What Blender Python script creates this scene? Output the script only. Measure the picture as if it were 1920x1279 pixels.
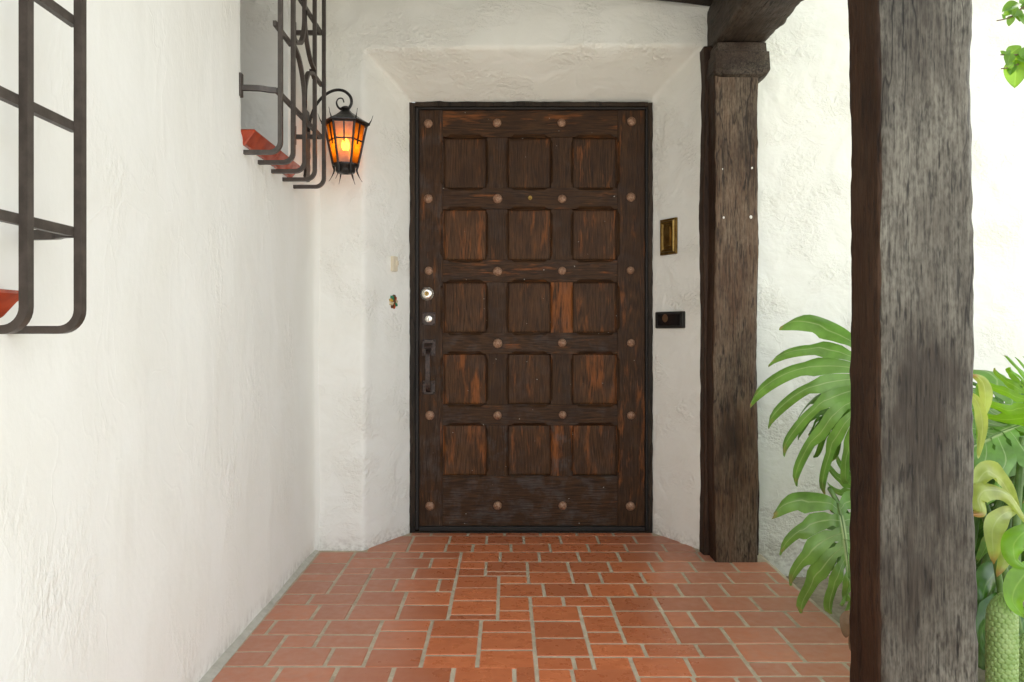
import bpy, bmesh, math, random
from mathutils import Vector, Matrix, noise as mn

for o in list(bpy.data.objects):
    bpy.data.objects.remove(o, do_unlink=True)
random.seed(7)
SC = bpy.context.scene
COL = SC.collection
R = math.radians

# ------------------------------------------------------------------ camera
F = 1350.0            # focal length in pixels of the 1920 px wide photograph
H = 0.966             # camera height
VX, VY = 950.0, 622.0  # vanishing point in the photograph
cam = bpy.data.cameras.new("camera")
cam.sensor_width = 36.0
cam.lens = 36.0 * F / 1920.0
cam.shift_x = (960.0 - VX) / 1920.0
cam.shift_y = (VY - 639.5) / 1920.0
cam.clip_start = 0.02
cam.clip_end = 500
cam_o = bpy.data.objects.new("camera", cam)
cam_o.location = (0, 0, H)
cam_o.rotation_euler = (R(90), 0, 0)
COL.objects.link(cam_o)
SC.camera = cam_o

# ------------------------------------------------------------------ sky and sun
to_sun = Vector((0.20, 0.45, 0.87))   # high sun behind the house: the porch side lies in open shade.normalized()
W = bpy.data.worlds.new("World")
SC.world = W
W.use_nodes = True
wn = W.node_tree
bg = wn.nodes["Background"]
sky = wn.nodes.new("ShaderNodeTexSky")
sky.sky_type = 'NISHITA'
sky.sun_disc = False
sky.sun_elevation = math.asin(to_sun.z)
sky.sun_rotation = math.atan2(to_sun.x, to_sun.y)
sky.air_density = 1.0
sky.dust_density = 1.5
sky.ozone_density = 0.6
hs = wn.nodes.new("ShaderNodeHueSaturation")     # bright veiled sky, little blue
hs.inputs['Saturation'].default_value = 0.26
wn.links.new(sky.outputs[0], hs.inputs['Color'])
wn.links.new(hs.outputs[0], bg.inputs[0])
bg.inputs[1].default_value = 0.15

sun_d = bpy.data.lights.new("sun", 'SUN')
sun_d.energy = 2.8
sun_d.angle = R(1.5)
sun_d.color = (1.0, 0.97, 0.91)
sun = bpy.data.objects.new("sun", sun_d)
sun.rotation_euler = to_sun.to_track_quat('Z', 'Y').to_euler()
sun.location = (6, -4, 8)
COL.objects.link(sun)

SC.view_settings.view_transform = 'Standard'
SC.view_settings.look = 'None'
SC.view_settings.exposure = 2.05
SC.view_settings.gamma = 1.0
SC.view_settings.use_curve_mapping = False
SC.cycles.caustics_reflective = False
SC.cycles.caustics_refractive = False
SC.cycles.max_bounces = 8

# ------------------------------------------------------------------ helpers
def S(d):
    return F / d


def at(px, py, d):
    """world point seen at photo pixel (px,py) at distance d"""
    return Vector(((px - VX) / F * d, d, H - (py - VY) / F * d))


def add(name, verts, faces, mat=None, parent=None, origin=None, smooth=False, uvs=None, mats=None, fmat=None):
    """verts are world coordinates; the object's origin is put at `origin`"""
    o = Vector(origin) if origin is not None else Vector((0, 0, 0))
    me = bpy.data.meshes.new(name)
    me.from_pydata([tuple(Vector(v) - o) for v in verts], [], faces)
    if smooth:
        me.polygons.foreach_set("use_smooth", [True] * len(me.polygons))
    if uvs is not None:
        ul = me.uv_layers.new(name="UVMap")
        for li, l in enumerate(me.loops):
            ul.data[li].uv = uvs[l.vertex_index]
    if mats:
        for m in mats:
            me.materials.append(m)
        if fmat:
            me.polygons.foreach_set("material_index", fmat)
    elif mat:
        me.materials.append(mat)
    me.update()
    ob = bpy.data.objects.new(name, me)
    COL.objects.link(ob)
    put(ob, o, parent)
    return ob


WLOC = {}


def put(ob, world, parent=None):
    WLOC[ob.name] = Vector(world)
    if parent is not None:
        ob.parent = parent
        ob.location = Vector(world) - WLOC[parent.name]
    else:
        ob.location = world


def empty(name, loc):
    ob = bpy.data.objects.new(name, None)
    ob.empty_display_size = 0.1
    COL.objects.link(ob)
    put(ob, loc)
    return ob


def tag(o, label=None, cat=None, group=None, kind=None):
    if label:
        o["label"] = label
    if cat:
        o["category"] = cat
    if group:
        o["group"] = group
    if kind:
        o["kind"] = kind
    return o


def dup(src, world, parent, rot=None):
    c = src.copy()
    COL.objects.link(c)
    c.parent = None
    put(c, world, parent)
    if rot is not None:
        c.rotation_euler = rot
    return c


def box_vf(x0, x1, y0, y1, z0, z1, b=0.0):
    """box, optionally bevelled, as verts/faces"""
    bm = bmesh.new()
    bmesh.ops.create_cube(bm, size=1.0)
    for v in bm.verts:
        v.co = Vector((x0 + (v.co.x + .5) * (x1 - x0), y0 + (v.co.y + .5) * (y1 - y0), z0 + (v.co.z + .5) * (z1 - z0)))
    if b > 0:
        bmesh.ops.bevel(bm, geom=bm.edges[:], offset=b, segments=2, profile=0.6, affect='EDGES')
    bm.verts.index_update()
    vs = [v.co.copy() for v in bm.verts]
    fs = [[v.index for v in f.verts] for f in bm.faces]
    bm.free()
    return vs, fs


def box(name, x0, x1, y0, y1, z0, z1, mat, parent=None, b=0.0, rot=None):
    vs, fs = box_vf(x0, x1, y0, y1, z0, z1, b)
    c = Vector(((x0 + x1) / 2, (y0 + y1) / 2, (z0 + z1) / 2))
    return add(name, vs, fs, mat, parent, c, smooth=False)


def merge(parts):
    V, Fc = [], []
    for v, f in parts:
        k = len(V)
        V += [Vector(p) for p in v]
        Fc += [[i + k for i in q] for q in f]
    return V, Fc


def lathe_vf(center, axis, prof, n=20):
    """profile [(radius, along axis)]"""
    axis = Vector(axis).normalized()
    a = axis.orthogonal().normalized()
    b = axis.cross(a)
    V, Fc = [], []
    for r, h in prof:
        for i in range(n):
            t = 2 * math.pi * i / n
            V.append(Vector(center) + axis * h + (a * math.cos(t) + b * math.sin(t)) * r)
    m = len(prof)
    for j in range(m - 1):
        for i in range(n):
            Fc.append([j * n + i, j * n + (i + 1) % n, (j + 1) * n + (i + 1) % n, (j + 1) * n + i])
    Fc.append(list(range(n))[::-1])
    Fc.append([(m - 1) * n + i for i in range(n)])
    return V, Fc


def sweep_vf(path, ref, w, h=None, n=4, taper=None):
    """sweep a section along a path. n=4: rectangle w (along ref) by h; n>4: round of diameter w"""
    path = [Vector(p) for p in path]
    ref = Vector(ref).normalized()
    V, Fc = [], []
    m = len(path)
    for i, p in enumerate(path):
        t = (path[min(i + 1, m - 1)] - path[max(i - 1, 0)]).normalized()
        nn = t.cross(ref)
        if nn.length < 1e-4:
            nn = t.orthogonal()
        nn.normalize()
        rr = nn.cross(t).normalized()
        k = taper[i] if taper else 1.0
        if n == 4:
            hh = h if h else w
            for sx, sy in ((-1, -1), (1, -1), (1, 1), (-1, 1)):
                V.append(p + rr * (sx * w / 2 * k) + nn * (sy * hh / 2 * k))
        else:
            for q in range(n):
                a = 2 * math.pi * q / n
                V.append(p + rr * (math.cos(a) * w / 2 * k) + nn * (math.sin(a) * w / 2 * k))
    for i in range(m - 1):
        for q in range(n):
            Fc.append([i * n + q, i * n + (q + 1) % n, (i + 1) * n + (q + 1) % n, (i + 1) * n + q])
    Fc.append(list(range(n))[::-1])
    Fc.append([(m - 1) * n + q for q in range(n)])
    return V, Fc


def spline(pts, n=8):
    pts = [Vector(p) for p in pts]
    out = []
    for i in range(len(pts) - 1):
        p0 = pts[max(i - 1, 0)]
        p1 = pts[i]
        p2 = pts[i + 1]
        p3 = pts[min(i + 2, len(pts) - 1)]
        for k in range(n):
            t = k / n
            out.append(0.5 * ((2 * p1) + (p2 - p0) * t + (2 * p0 - 5 * p1 + 4 * p2 - p3) * t * t + (3 * p1 - p0 - 3 * p2 + p3) * t ** 3))
    out.append(pts[-1])
    return out


def sstep(a, b, x):
    t = min(1, max(0, (x - a) / (b - a)))
    return t * t * (3 - 2 * t)


# ------------------------------------------------------------------ material helpers
class NT:
    def __init__(s, name):
        s.m = bpy.data.materials.new(name)
        s.m.use_nodes = True
        s.t = s.m.node_tree
        s.b = s.t.nodes["Principled BSDF"]
        s.out = s.t.nodes["Material Output"]

    def n(s, typ, inp=None, **props):
        nd = s.t.nodes.new(typ)
        for k, v in props.items():
            setattr(nd, k, v)
        for k, v in (inp or {}).items():
            s.put(nd.inputs[k], v)
        return nd

    def put(s, sock, v):
        if isinstance(v, bpy.types.NodeSocket):
            s.t.links.new(v, sock)
        else:
            sock.default_value = v

    def mix(s, f, a, b, blend='MIX'):
        nd = s.t.nodes.new('ShaderNodeMix')
        nd.data_type = 'RGBA'
        nd.blend_type = blend
        s.put(nd.inputs[0], f)
        for i, c in ((6, a), (7, b)):
            s.put(nd.inputs[i], c if isinstance(c, bpy.types.NodeSocket) else tuple(c) + (1,) if len(c) == 3 else c)
        return nd.outputs[2]

    def math(s, op, a, b=0.0, c=0.0, clamp=False):
        nd = s.t.nodes.new('ShaderNodeMath')
        nd.operation = op
        nd.use_clamp = clamp
        for i, v in enumerate((a, b, c)):
            s.put(nd.inputs[i], v)
        return nd.outputs[0]

    def ramp(s, fac, stops, interp='LINEAR'):
        nd = s.t.nodes.new('ShaderNodeValToRGB')
        cr = nd.color_ramp
        cr.interpolation = interp
        while len(cr.elements) < len(stops):
            cr.elements.new(0.5)
        for e, (p, c) in zip(cr.elements, stops):
            e.position = p
            e.color = (c, c, c, 1) if isinstance(c, (int, float)) else tuple(c) + (1,)
        s.put(nd.inputs[0], fac)
        return nd.outputs[0]

    def noise(s, vec, scale, detail=4, rough=0.55, dist=0.0):
        nd = s.n('ShaderNodeTexNoise', {'Scale': scale, 'Detail': detail, 'Roughness': rough, 'Distortion': dist})
        s.put(nd.inputs['Vector'], vec)
        return nd.outputs['Fac']

    def obj(s):
        return s.n('ShaderNodeTexCoord').outputs['Object']

    def geo(s):
        return s.n('ShaderNodeNewGeometry').outputs['Position']

    def mapping(s, vec, scale=(1, 1, 1), loc=(0, 0, 0), rot=(0, 0, 0)):
        nd = s.n('ShaderNodeMapping', {'Scale': scale, 'Location': loc, 'Rotation': rot})
        s.put(nd.inputs['Vector'], vec)
        return nd.outputs[0]

    def bump(s, height, strength, dist, normal=None):
        nd = s.n('ShaderNodeBump', {'Strength': strength, 'Distance': dist})
        s.put(nd.inputs['Height'], height)
        if normal is not None:
            s.put(nd.inputs['Normal'], normal)
        s.put(s.b.inputs['Normal'], nd.outputs[0])
        return nd.outputs[0]

    def set(s, **kw):
        for k, v in kw.items():
            k = k.replace('_', ' ')
            if isinstance(v, tuple) and len(v) == 3:
                v = v + (1,)
            s.put(s.b.inputs[k], v)
        return s


def mat_plaster(name, stretch=(1, 1, 1), clump=1.0, ridges=1.0, soft=1.0, lo=0.52):
    m = NT(name)
    p = m.mapping(m.geo(), stretch)
    pn = m.noise(p, 3.4, 3, 0.55)
    # troweled clumps: coarse grains only inside patches
    patch = m.ramp(pn, [(lo - 0.02, 0.10), (lo + 0.13, 1.0)])
    grain = m.noise(p, 52, 3, 0.62)
    gr = m.ramp(grain, [(0.38, 0.0), (0.62, 1.0)])
    # short ridges left by the trowel's edge
    sw = m.noise(p, 6.0, 3, 0.5, 0.5)
    rid = m.math('ABSOLUTE', m.math('SUBTRACT', sw, 0.5))
    ridge = m.math('MULTIPLY', m.ramp(rid, [(0.0, 1.0), (0.016, 0.0)]), m.ramp(pn, [(0.44, 0.0), (0.5, 1.0)]))
    hgt = m.math('MULTIPLY', m.math('MULTIPLY', patch, gr), 0.62 * clump)
    hgt = m.math('MULTIPLY_ADD', ridge, 0.16 * ridges, hgt)
    hgt = m.math('MULTIPLY_ADD', sw, 1.1 * soft, hgt)
    m.bump(hgt, 0.75, 0.011)
    c = m.mix(m.ramp(sw, [(0.35, 0.0), (0.75, 1.0)]), (0.835, 0.825, 0.765), (0.80, 0.785, 0.715))
    pit = m.math('MULTIPLY', m.ramp(grain, [(0.70, 0.0), (0.77, 1.0)]), patch)
    c = m.mix(m.math('MULTIPLY', pit, 0.22), c, (0.50, 0.44, 0.34))
    c = m.mix(m.math('MULTIPLY', m.ramp(pn, [(0.50, 0.0), (0.7, 1.0)]), 0.12), c, (0.74, 0.69, 0.57))
    # dust where the wall meets the paving
    z = m.n('ShaderNodeSeparateXYZ', {0: m.geo()}).outputs[2]
    dirt = m.math('MULTIPLY', m.ramp(z, [(0.0, 1.0), (0.07, 0.0)]), m.ramp(m.math('ADD', m.math('MULTIPLY', grain, 0.5), m.math('MULTIPLY', pn, 0.5)), [(0.44, 0.0), (0.6, 1.0)]))
    c = m.mix(m.math('MULTIPLY', dirt, 0.6), c, (0.33, 0.29, 0.23))
    m.set(Base_Color=c, Roughness=0.75)
    m.b.inputs['Specular IOR Level'].default_value = 0.25
    return m.m


def mat_wood_door(name, axis):
    """aged stained timber; object colour R = how much orange bare wood, G = grey dust"""
    m = NT(name)
    oi = m.n('ShaderNodeObjectInfo')
    off = m.n('ShaderNodeCombineXYZ', {0: m.math('MULTIPLY', oi.outputs['Random'], 37.0), 1: m.math('MULTIPLY', oi.outputs['Random'], 11.3), 2: m.math('MULTIPLY', oi.outputs['Random'], 53.0)})
    v = m.n('ShaderNodeVectorMath', {0: m.obj(), 1: off.outputs[0]}, operation='ADD').outputs[0]
    sc_f = (1, 1, 0.06) if axis == 'z' else (0.06, 1, 1)
    sc_m = (1, 1, 0.09) if axis == 'z' else (0.09, 1, 1)
    vg = m.mapping(v, sc_f)
    vm = m.mapping(v, sc_m)
    fine = m.noise(vg, 260, 3, 0.6)
    warp = m.noise(vm, 9, 2, 0.5)
    rings = m.math('SINE', m.math('MULTIPLY', warp, 130.0))
    rings = m.math('ADD', m.math('MULTIPLY', rings, 0.5), 0.5)
    grain = m.math('ADD', m.math('MULTIPLY', fine, 0.86), m.math('MULTIPLY', rings, 0.14))
    sep = m.n('ShaderNodeSeparateColor', {0: oi.outputs['Color']})
    wear, dust = sep.outputs[0], sep.outputs[1]
    base = m.mix(m.ramp(grain, [(0.25, 0.0), (0.75, 1.0)]), (0.006, 0.0030, 0.0014), (0.066, 0.032, 0.0135))
    # sanded-looking panels keep a lighter red-brown grain
    base = m.mix(m.math('MULTIPLY', m.ramp(grain, [(0.30, 0.15), (0.70, 1.0)]), sep.outputs[2]), base, (0.135, 0.060, 0.024))
    mott = m.noise(m.mapping(v, (1, 1, 0.5)), 9, 2, 0.6)
    base = m.mix(m.ramp(mott, [(0.42, 0.0), (0.75, 0.7)]), base, (0.032, 0.0142, 0.006))
    vw = m.mapping(v, (1, 1, 0.17) if axis == 'z' else (0.17, 1, 1))
    wn_ = m.math('ADD', m.noise(vw, 30, 4, 0.62), m.math('MULTIPLY', m.math('SUBTRACT', grain, 0.5), 0.22))
    wmask = m.ramp(m.math('SUBTRACT', m.math('ADD', wn_, wear), 0.5), [(0.18, 0.0), (0.36, 1.0)])
    orange = m.mix(fine, (0.07, 0.02, 0.005), (0.40, 0.13, 0.032))
    c = m.mix(m.math('MULTIPLY', wmask, 0.85), base, orange)
    dm = m.math('MULTIPLY', m.ramp(m.noise(v, 13, 3, 0.65), [(0.46, 0.0), (0.66, 1.0)]), dust)
    c = m.mix(m.math('MULTIPLY', dm, m.ramp(fine, [(0.35, 0.1), (0.65, 0.8)])), c, (0.085, 0.08, 0.078))
    # lime flecks
    fl = m.ramp(m.noise(v, 75, 1, 0.4), [(0.80, 0.0), (0.82, 1.0)])
    c = m.mix(m.math('MULTIPLY', fl, 0.7), c, (0.5, 0.46, 0.4))
    m.bump(m.math('ADD', grain, m.math('MULTIPLY', mott, 1.1)), 0.6, 0.003)
    m.set(Base_Color=c, Roughness=m.ramp(grain, [(0.2, 0.45), (0.8, 0.65)]))
    m.b.inputs['Specular IOR Level'].default_value = 0.16
    return m.m


def mat_timber(name, brown, dark, grey, gmix, axis='z', patch=2.2):
    m = NT(name)
    v = m.obj()
    sl = (1, 1, 0.05) if axis == 'z' else ((1, 0.05, 1) if axis == 'y' else (0.05, 1, 1))
    s2 = (1, 1, 0.35) if axis == 'z' else ((1, 0.35, 1) if axis == 'y' else (0.35, 1, 1))
    fine = m.noise(m.mapping(v, sl), 190, 3, 0.65)
    pores = m.noise(m.mapping(v, s2), 130, 2, 0.6)
    blot = m.noise(m.mapping(v, s2), patch * 2.2, 4, 0.62)
    blot2 = m.noise(m.mapping(v, s2, (4, 2, 1)), patch * 1.5, 3, 0.65)
    c = m.mix(m.ramp(fine, [(0.3, 0.0), (0.7, 1.0)]), dark, brown)
    c = m.mix(m.ramp(blot2, [(0.44, 0.0), (0.60, 0.85)]), c, dark)
    g = m.math('MULTIPLY', m.ramp(blot, [(0.38, 0.0), (0.62, 1.0)]), gmix)
    c = m.mix(m.math('MULTIPLY', g, m.ramp(m.math('ADD', m.math('MULTIPLY', pores, 0.5), m.math('MULTIPLY', fine, 0.5)), [(0.38, 0.2), (0.6, 1.0)])), c, grey)
    s3 = tuple(1 if k_ == 1 else 0.14 for k_ in sl)
    pit = m.ramp(m.noise(m.mapping(v, s3, (1, 7, 3)), 95, 2), [(0.30, 1.0), (0.40, 0.0)])
    c = m.mix(m.math('MULTIPLY', pit, 0.7), c, tuple(k * 0.4 for k in dark))
    # long drying cracks
    cr = m.math('ABSOLUTE', m.math('SUBTRACT', m.noise(m.mapping(v, tuple(1 if k_ == 1 else 0.10 for k_ in sl)), 15, 3, 0.6), 0.5))
    crk = m.math('MULTIPLY', m.ramp(cr, [(0.0, 1.0), (0.016, 0.0)]), m.ramp(blot2, [(0.42, 0.0), (0.5, 1.0)]))
    c = m.mix(m.math('MULTIPLY', crk, 0.8), c, tuple(k_ * 0.3 for k_ in dark))
    # adze cuts across the grain
    cut = m.noise(v, 9, 3, 0.55)
    hgt = m.math('ADD', m.math('MULTIPLY', fine, 0.28), m.math('MULTIPLY', pores, 0.40))
    hgt = m.math('ADD', hgt, m.math('MULTIPLY', cut, 1.8))
    hgt = m.math('SUBTRACT', hgt, m.math('MULTIPLY', m.math('MAXIMUM', pit, crk), 0.5))
    m.bump(hgt, 0.6, 0.005)
    m.set(Base_Color=c, Roughness=0.62)
    m.b.inputs['Specular IOR Level'].default_value = 0.25
    return m.m


def mat_tile(name, hue=(0.64, 0.196, 0.080), dark=(0.54, 0.148, 0.056), haze_dust=(0.50, 0.265, 0.185)):
    m = NT(name)
    oi = m.n('ShaderNodeObjectInfo')
    off = m.n('ShaderNodeCombineXYZ', {0: m.math('MULTIPLY', oi.outputs['Random'], 41.0), 1: m.math('MULTIPLY', oi.outputs['Random'], 17.0), 2: 0.0})
    v = m.n('ShaderNodeVectorMath', {0: m.obj(), 1: off.outputs[0]}, operation='ADD').outputs[0]
    st = m.noise(m.mapping(v, (1, 2.2, 1)), 14, 4, 0.6, 0.7)
    c = m.mix(m.ramp(st, [(0.35, 0.0), (0.68, 1.0)]), hue, dark)
    c = m.mix(m.math('MULTIPLY', oi.outputs['Random'], 0.85), c, (dark[0] * .72, dark[1] * .80, dark[2] * .95))
    # haze of the white walls' reflection painted towards both sides, with some dust
    x = m.n('ShaderNodeSeparateXYZ', {0: m.geo()}).outputs[0]
    ed = m.math('ABSOLUTE', m.math('SUBTRACT', x, 0.13))
    dn = m.math('ADD', ed, m.math('MULTIPLY', m.math('SUBTRACT', m.noise(m.geo(), 3.5, 4), 0.5), 0.5))
    dm = m.ramp(dn, [(0.34, 0.0), (0.66, 0.95)])
    c = m.mix(m.math('MULTIPLY', dm, m.ramp(m.noise(v, 40, 4), [(0.3, 0.35), (0.7, 0.75)])), c, haze_dust)
    spot = m.ramp(m.noise(m.geo(), 8, 5, 0.7), [(0.70, 0.0), (0.76, 1.0)])
    c = m.mix(m.math('MULTIPLY', spot, 0.35), c, (0.12, 0.06, 0.04))
    scr = m.ramp(m.noise(m.mapping(m.geo(), (1, 1, 1), (3, 9, 0)), 60, 1, 0.3), [(0.80, 0.0), (0.83, 1.0)])
    c = m.mix(m.math('MULTIPLY', scr, 0.5), c, (0.55, 0.4, 0.32))
    m.bump(m.math('ADD', st, m.math('MULTIPLY', m.noise(v, 90, 3), 0.3)), 0.25, 0.0016)
    m.set(Base_Color=c, Roughness=m.ramp(m.math('ADD', m.noise(v, 22, 4), m.math('MULTIPLY', dm, 0.35)), [(0.3, 0.20), (0.9, 0.52)]))
    m.b.inputs['Specular IOR Level'].default_value = 0.45
    return m.m


def mat_rough(name, c1, c2, scale=30, rough=0.85, bump=0.6, dist=0.004):
    m = NT(name)
    p = m.geo()
    a = m.noise(p, scale, 6, 0.65)
    b = m.noise(p, scale * 0.17, 3, 0.5)
    c = m.mix(m.ramp(m.math('ADD', m.math('MULTIPLY', a, 0.6), m.math('MULTIPLY', b, 0.4)), [(0.35, 0.0), (0.65, 1.0)]), c1, c2)
    m.bump(a, bump, dist)
    m.set(Base_Color=c, Roughness=rough)
    return m.m


def mat_metal(name, col, rough=0.45, metallic=0.0, spots=None, scale=60, bump=0.2):
    m = NT(name)
    v = m.geo()
    n = m.noise(v, scale, 5, 0.6)
    c = col
    if spots:
        c = m.mix(m.ramp(n, [(0.4, 0.0), (0.65, 1.0)]), col, spots)
    m.bump(n, bump, 0.0015)
    m.set(Base_Color=c, Roughness=rough, Metallic=metallic)
    return m.m


def mat_leaf(name, col, vein, rough=0.28, trans=(0.25, 0.5, 0.04), tmix=0.35, tip=None):
    m = NT(name)
    uv = m.n('ShaderNodeSeparateXYZ', {0: m.n('ShaderNodeTexCoord').outputs['UV']})
    u, v = uv.outputs[0], uv.outputs[1]
    mot = m.noise(m.geo(), 14, 4)
    c = m.mix(m.ramp(mot, [(0.35, 0.0), (0.7, 1.0)]), col, tuple(k * 0.55 for k in col))
    lob = m.ramp(m.math('ABSOLUTE', m.math('SUBTRACT', u, 0.5)), [(0.0, 1.0), (0.05, 0.0)])
    mid = m.ramp(v, [(0.02, 1.0), (0.05, 0.0)])
    vn = m.math('MAXIMUM', m.math('MULTIPLY', lob, 0.55), mid)
    c = m.mix(vn, c, vein)
    if tip:
        c = m.mix(m.ramp(m.math('ADD', v, m.math('MULTIPLY', mot, 0.2)), [(0.86, 0.0), (1.02, 1.0)]), c, tip)
    # browned, dried margins here and there
    edge_n = m.noise(m.geo(), 30, 3)
    br = m.math('MULTIPLY', m.ramp(v, [(0.90, 0.0), (0.985, 1.0)]), m.ramp(edge_n, [(0.50, 0.0), (0.58, 1.0)]))
    c = m.mix(m.math('MULTIPLY', br, 0.85), c, (0.40, 0.27, 0.11))
    m.set(Base_Color=c, Roughness=rough)
    m.b.inputs['Specular IOR Level'].default_value = 0.7
    m.bump(m.math('ADD', m.math('MULTIPLY', vn, -0.8), mot), 0.3, 0.004)
    tr = m.n('ShaderNodeBsdfTranslucent')
    tc = m.mix(0.5, c, trans)
    m.put(tr.inputs[0], tc)
    mx = m.n('ShaderNodeMixShader', {0: tmix, 1: m.b.outputs[0], 2: tr.outputs[0]})
    m.t.links.new(mx.outputs[0], m.out.inputs[0])
    return m.m


M = {}
M['plaster_side'] = mat_plaster('plaster_side', (1, 1, 0.6), 0.42, 0.25, 0.45, 0.57)
M['plaster'] = mat_plaster('plaster', (1, 1, 1.25), 0.60, 0.8, 1.5, 0.50)
M['door_v'] = mat_wood_door('door_wood_vertical', 'z')
M['door_h'] = mat_wood_door('door_wood_horizontal', 'x')
M['frame_wood'] = mat_timber('frame_wood', (0.050, 0.028, 0.013), (0.008, 0.005, 0.003), (0.07, 0.055, 0.04), 0.3)
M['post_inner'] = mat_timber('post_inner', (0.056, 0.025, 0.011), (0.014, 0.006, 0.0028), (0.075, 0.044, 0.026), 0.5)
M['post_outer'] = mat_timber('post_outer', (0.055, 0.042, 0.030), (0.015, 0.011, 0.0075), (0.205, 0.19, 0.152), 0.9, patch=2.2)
M['column'] = mat_timber('column', (0.12, 0.060, 0.029), (0.024, 0.0125, 0.0065), (0.23, 0.175, 0.12), 0.62, patch=3.2)
M['beam'] = mat_timber('beam', (0.058, 0.035, 0.022), (0.016, 0.010, 0.006), (0.14, 0.115, 0.09), 0.7, axis='y')
M['roof_wood'] = mat_timber('roof_wood', (0.045, 0.027, 0.017), (0.016, 0.010, 0.007), (0.08, 0.06, 0.045), 0.3, axis='y')
M['tile'] = mat_tile('terracotta_tile')
M['grout'] = mat_rough('grout', (0.58, 0.485, 0.355), (0.36, 0.285, 0.195), 34)
M['mortar'] = mat_rough('mortar', (0.56, 0.53, 0.45), (0.40, 0.37, 0.30), 40)
M['soil'] = mat_rough('soil', (0.44, 0.38, 0.28), (0.21, 0.17, 0.12), 26, 0.95, 1.0, 0.012)
M['ground'] = mat_rough('ground', (0.50, 0.49, 0.45), (0.42, 0.41, 0.37), 3, 0.95, 0.5, 0.01)  # made pale so the unseen ground bounces light into the porch
M['iron'] = mat_metal('painted_iron', (0.046, 0.036, 0.028), 0.45, 0.0, (0.072, 0.056, 0.045), 45, 0.7)
M['black_iron'] = mat_metal('black_iron', (0.010, 0.009, 0.008), 0.35, 0.3, (0.035, 0.028, 0.022), 90, 0.6)
M['rust'] = mat_metal('rusty_stud', (0.20, 0.095, 0.05), 0.55, 0.2, (0.40, 0.25, 0.16), 140, 0.6)
M['old_iron'] = mat_metal('old_iron', (0.022, 0.014, 0.011), 0.40, 0.4, (0.075, 0.046, 0.036), 90, 0.4)
M['rubber'] = mat_metal('rubber_strip', (0.011, 0.0075, 0.005), 0.7)
M['strip_metal'] = mat_metal('strip_metal', (0.05, 0.05, 0.05), 0.4, 0.6)
M['brass'] = mat_metal('brass', (0.34, 0.22, 0.07), 0.33, 1.0, (0.20, 0.12, 0.035), 30, 0.05)
M['steel'] = mat_metal('satin_steel', (0.80, 0.76, 0.68), 0.25, 0.85, (0.66, 0.62, 0.54), 80, 0.05)
M['dark'] = mat_metal('keyhole_dark', (0.006, 0.006, 0.006), 0.6)
M['black_gloss'] = mat_metal('black_gloss', (0.007, 0.007, 0.008), 0.12, 0.0, None, 60, 0.02)
M['black_case'] = mat_metal('black_case', (0.014, 0.013, 0.012), 0.35)
M['ivory'] = mat_metal('ivory_plastic', (0.68, 0.60, 0.45), 0.4)
M['red_glaze'] = mat_metal('red_glazed_tile', (0.42, 0.060, 0.020), 0.2, 0.0, (0.28, 0.036, 0.013), 22, 0.5)
M['glass_dark_room'] = mat_metal('dark_room_glass', (0.02, 0.025, 0.025), 0.08)  # dark of the unlit room behind, painted into the pane
M['white_fleck'] = mat_metal('white_fleck', (0.75, 0.72, 0.66), 0.8)
for nm, c in (('cer_red', (0.45, 0.07, 0.02)), ('cer_green', (0.04, 0.22, 0.12)), ('cer_gold', (0.55, 0.33, 0.06)), ('cer_cream', (0.62, 0.5, 0.3)), ('cer_brown', (0.12, 0.05, 0.02))):
    M[nm] = mat_metal(nm, c, 0.25)
M['leaf'] = mat_leaf('monstera_leaf', (0.22, 0.44, 0.085), (0.56, 0.68, 0.32))
M['leaf_dark'] = mat_leaf('monstera_leaf_dark', (0.055, 0.165, 0.018), (0.18, 0.34, 0.07))
M['leaf_bright'] = mat_leaf('young_leaf', (0.21, 0.47, 0.02), (0.40, 0.62, 0.1), 0.4, (0.45, 0.7, 0.03), 0.5)
M['leaf_pale'] = mat_leaf('fading_leaf', (0.50, 0.60, 0.13), (0.62, 0.68, 0.28), 0.4, (0.7, 0.75, 0.15), 0.45, tip=(0.42, 0.19, 0.06))
M['vine_leaf'] = mat_leaf('vine_leaf', (0.12, 0.29, 0.02), (0.25, 0.42, 0.08), 0.4, (0.4, 0.65, 0.03), 0.45)
M['stem'] = mat_metal('green_stem', (0.085, 0.17, 0.035), 0.45, 0.0, (0.14, 0.23, 0.06), 30)
M['twig'] = mat_metal('twig', (0.12, 0.08, 0.045), 0.8, 0.0, (0.2, 0.14, 0.08), 60)
M['fruit'] = mat_metal('monstera_fruit', (0.21, 0.32, 0.085), 0.5, 0.0, (0.29, 0.40, 0.14), 24, 0.2)
M['dry'] = mat_leaf('dry_leaf', (0.25, 0.14, 0.07), (0.2, 0.1, 0.05), 0.8, (0.3, 0.18, 0.08), 0.15)


def mat_amber():
    m = NT('amber_glass')
    n = m.noise(m.geo(), 38, 3, 0.6)
    col = m.mix(m.ramp(n, [(0.35, 0.0), (0.7, 1.0)]), (0.62, 0.31, 0.05), (0.50, 0.19, 0.015))
    tl = m.n('ShaderNodeBsdfTranslucent')
    m.put(tl.inputs[0], col)
    tp = m.n('ShaderNodeBsdfTransparent')
    m.put(tp.inputs[0], m.mix(0.45, col, (1.0, 0.66, 0.24)))
    gl = m.n('ShaderNodeBsdfGlossy', {'Roughness': 0.15})
    a = m.n('ShaderNodeMixShader', {0: 0.5, 1: tl.outputs[0], 2: tp.outputs[0]})
    b = m.n('ShaderNodeMixShader', {0: 0.06, 1: a.outputs[0], 2: gl.outputs[0]})
    m.t.links.new(b.outputs[0], m.out.inputs[0])
    return m.m


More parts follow.
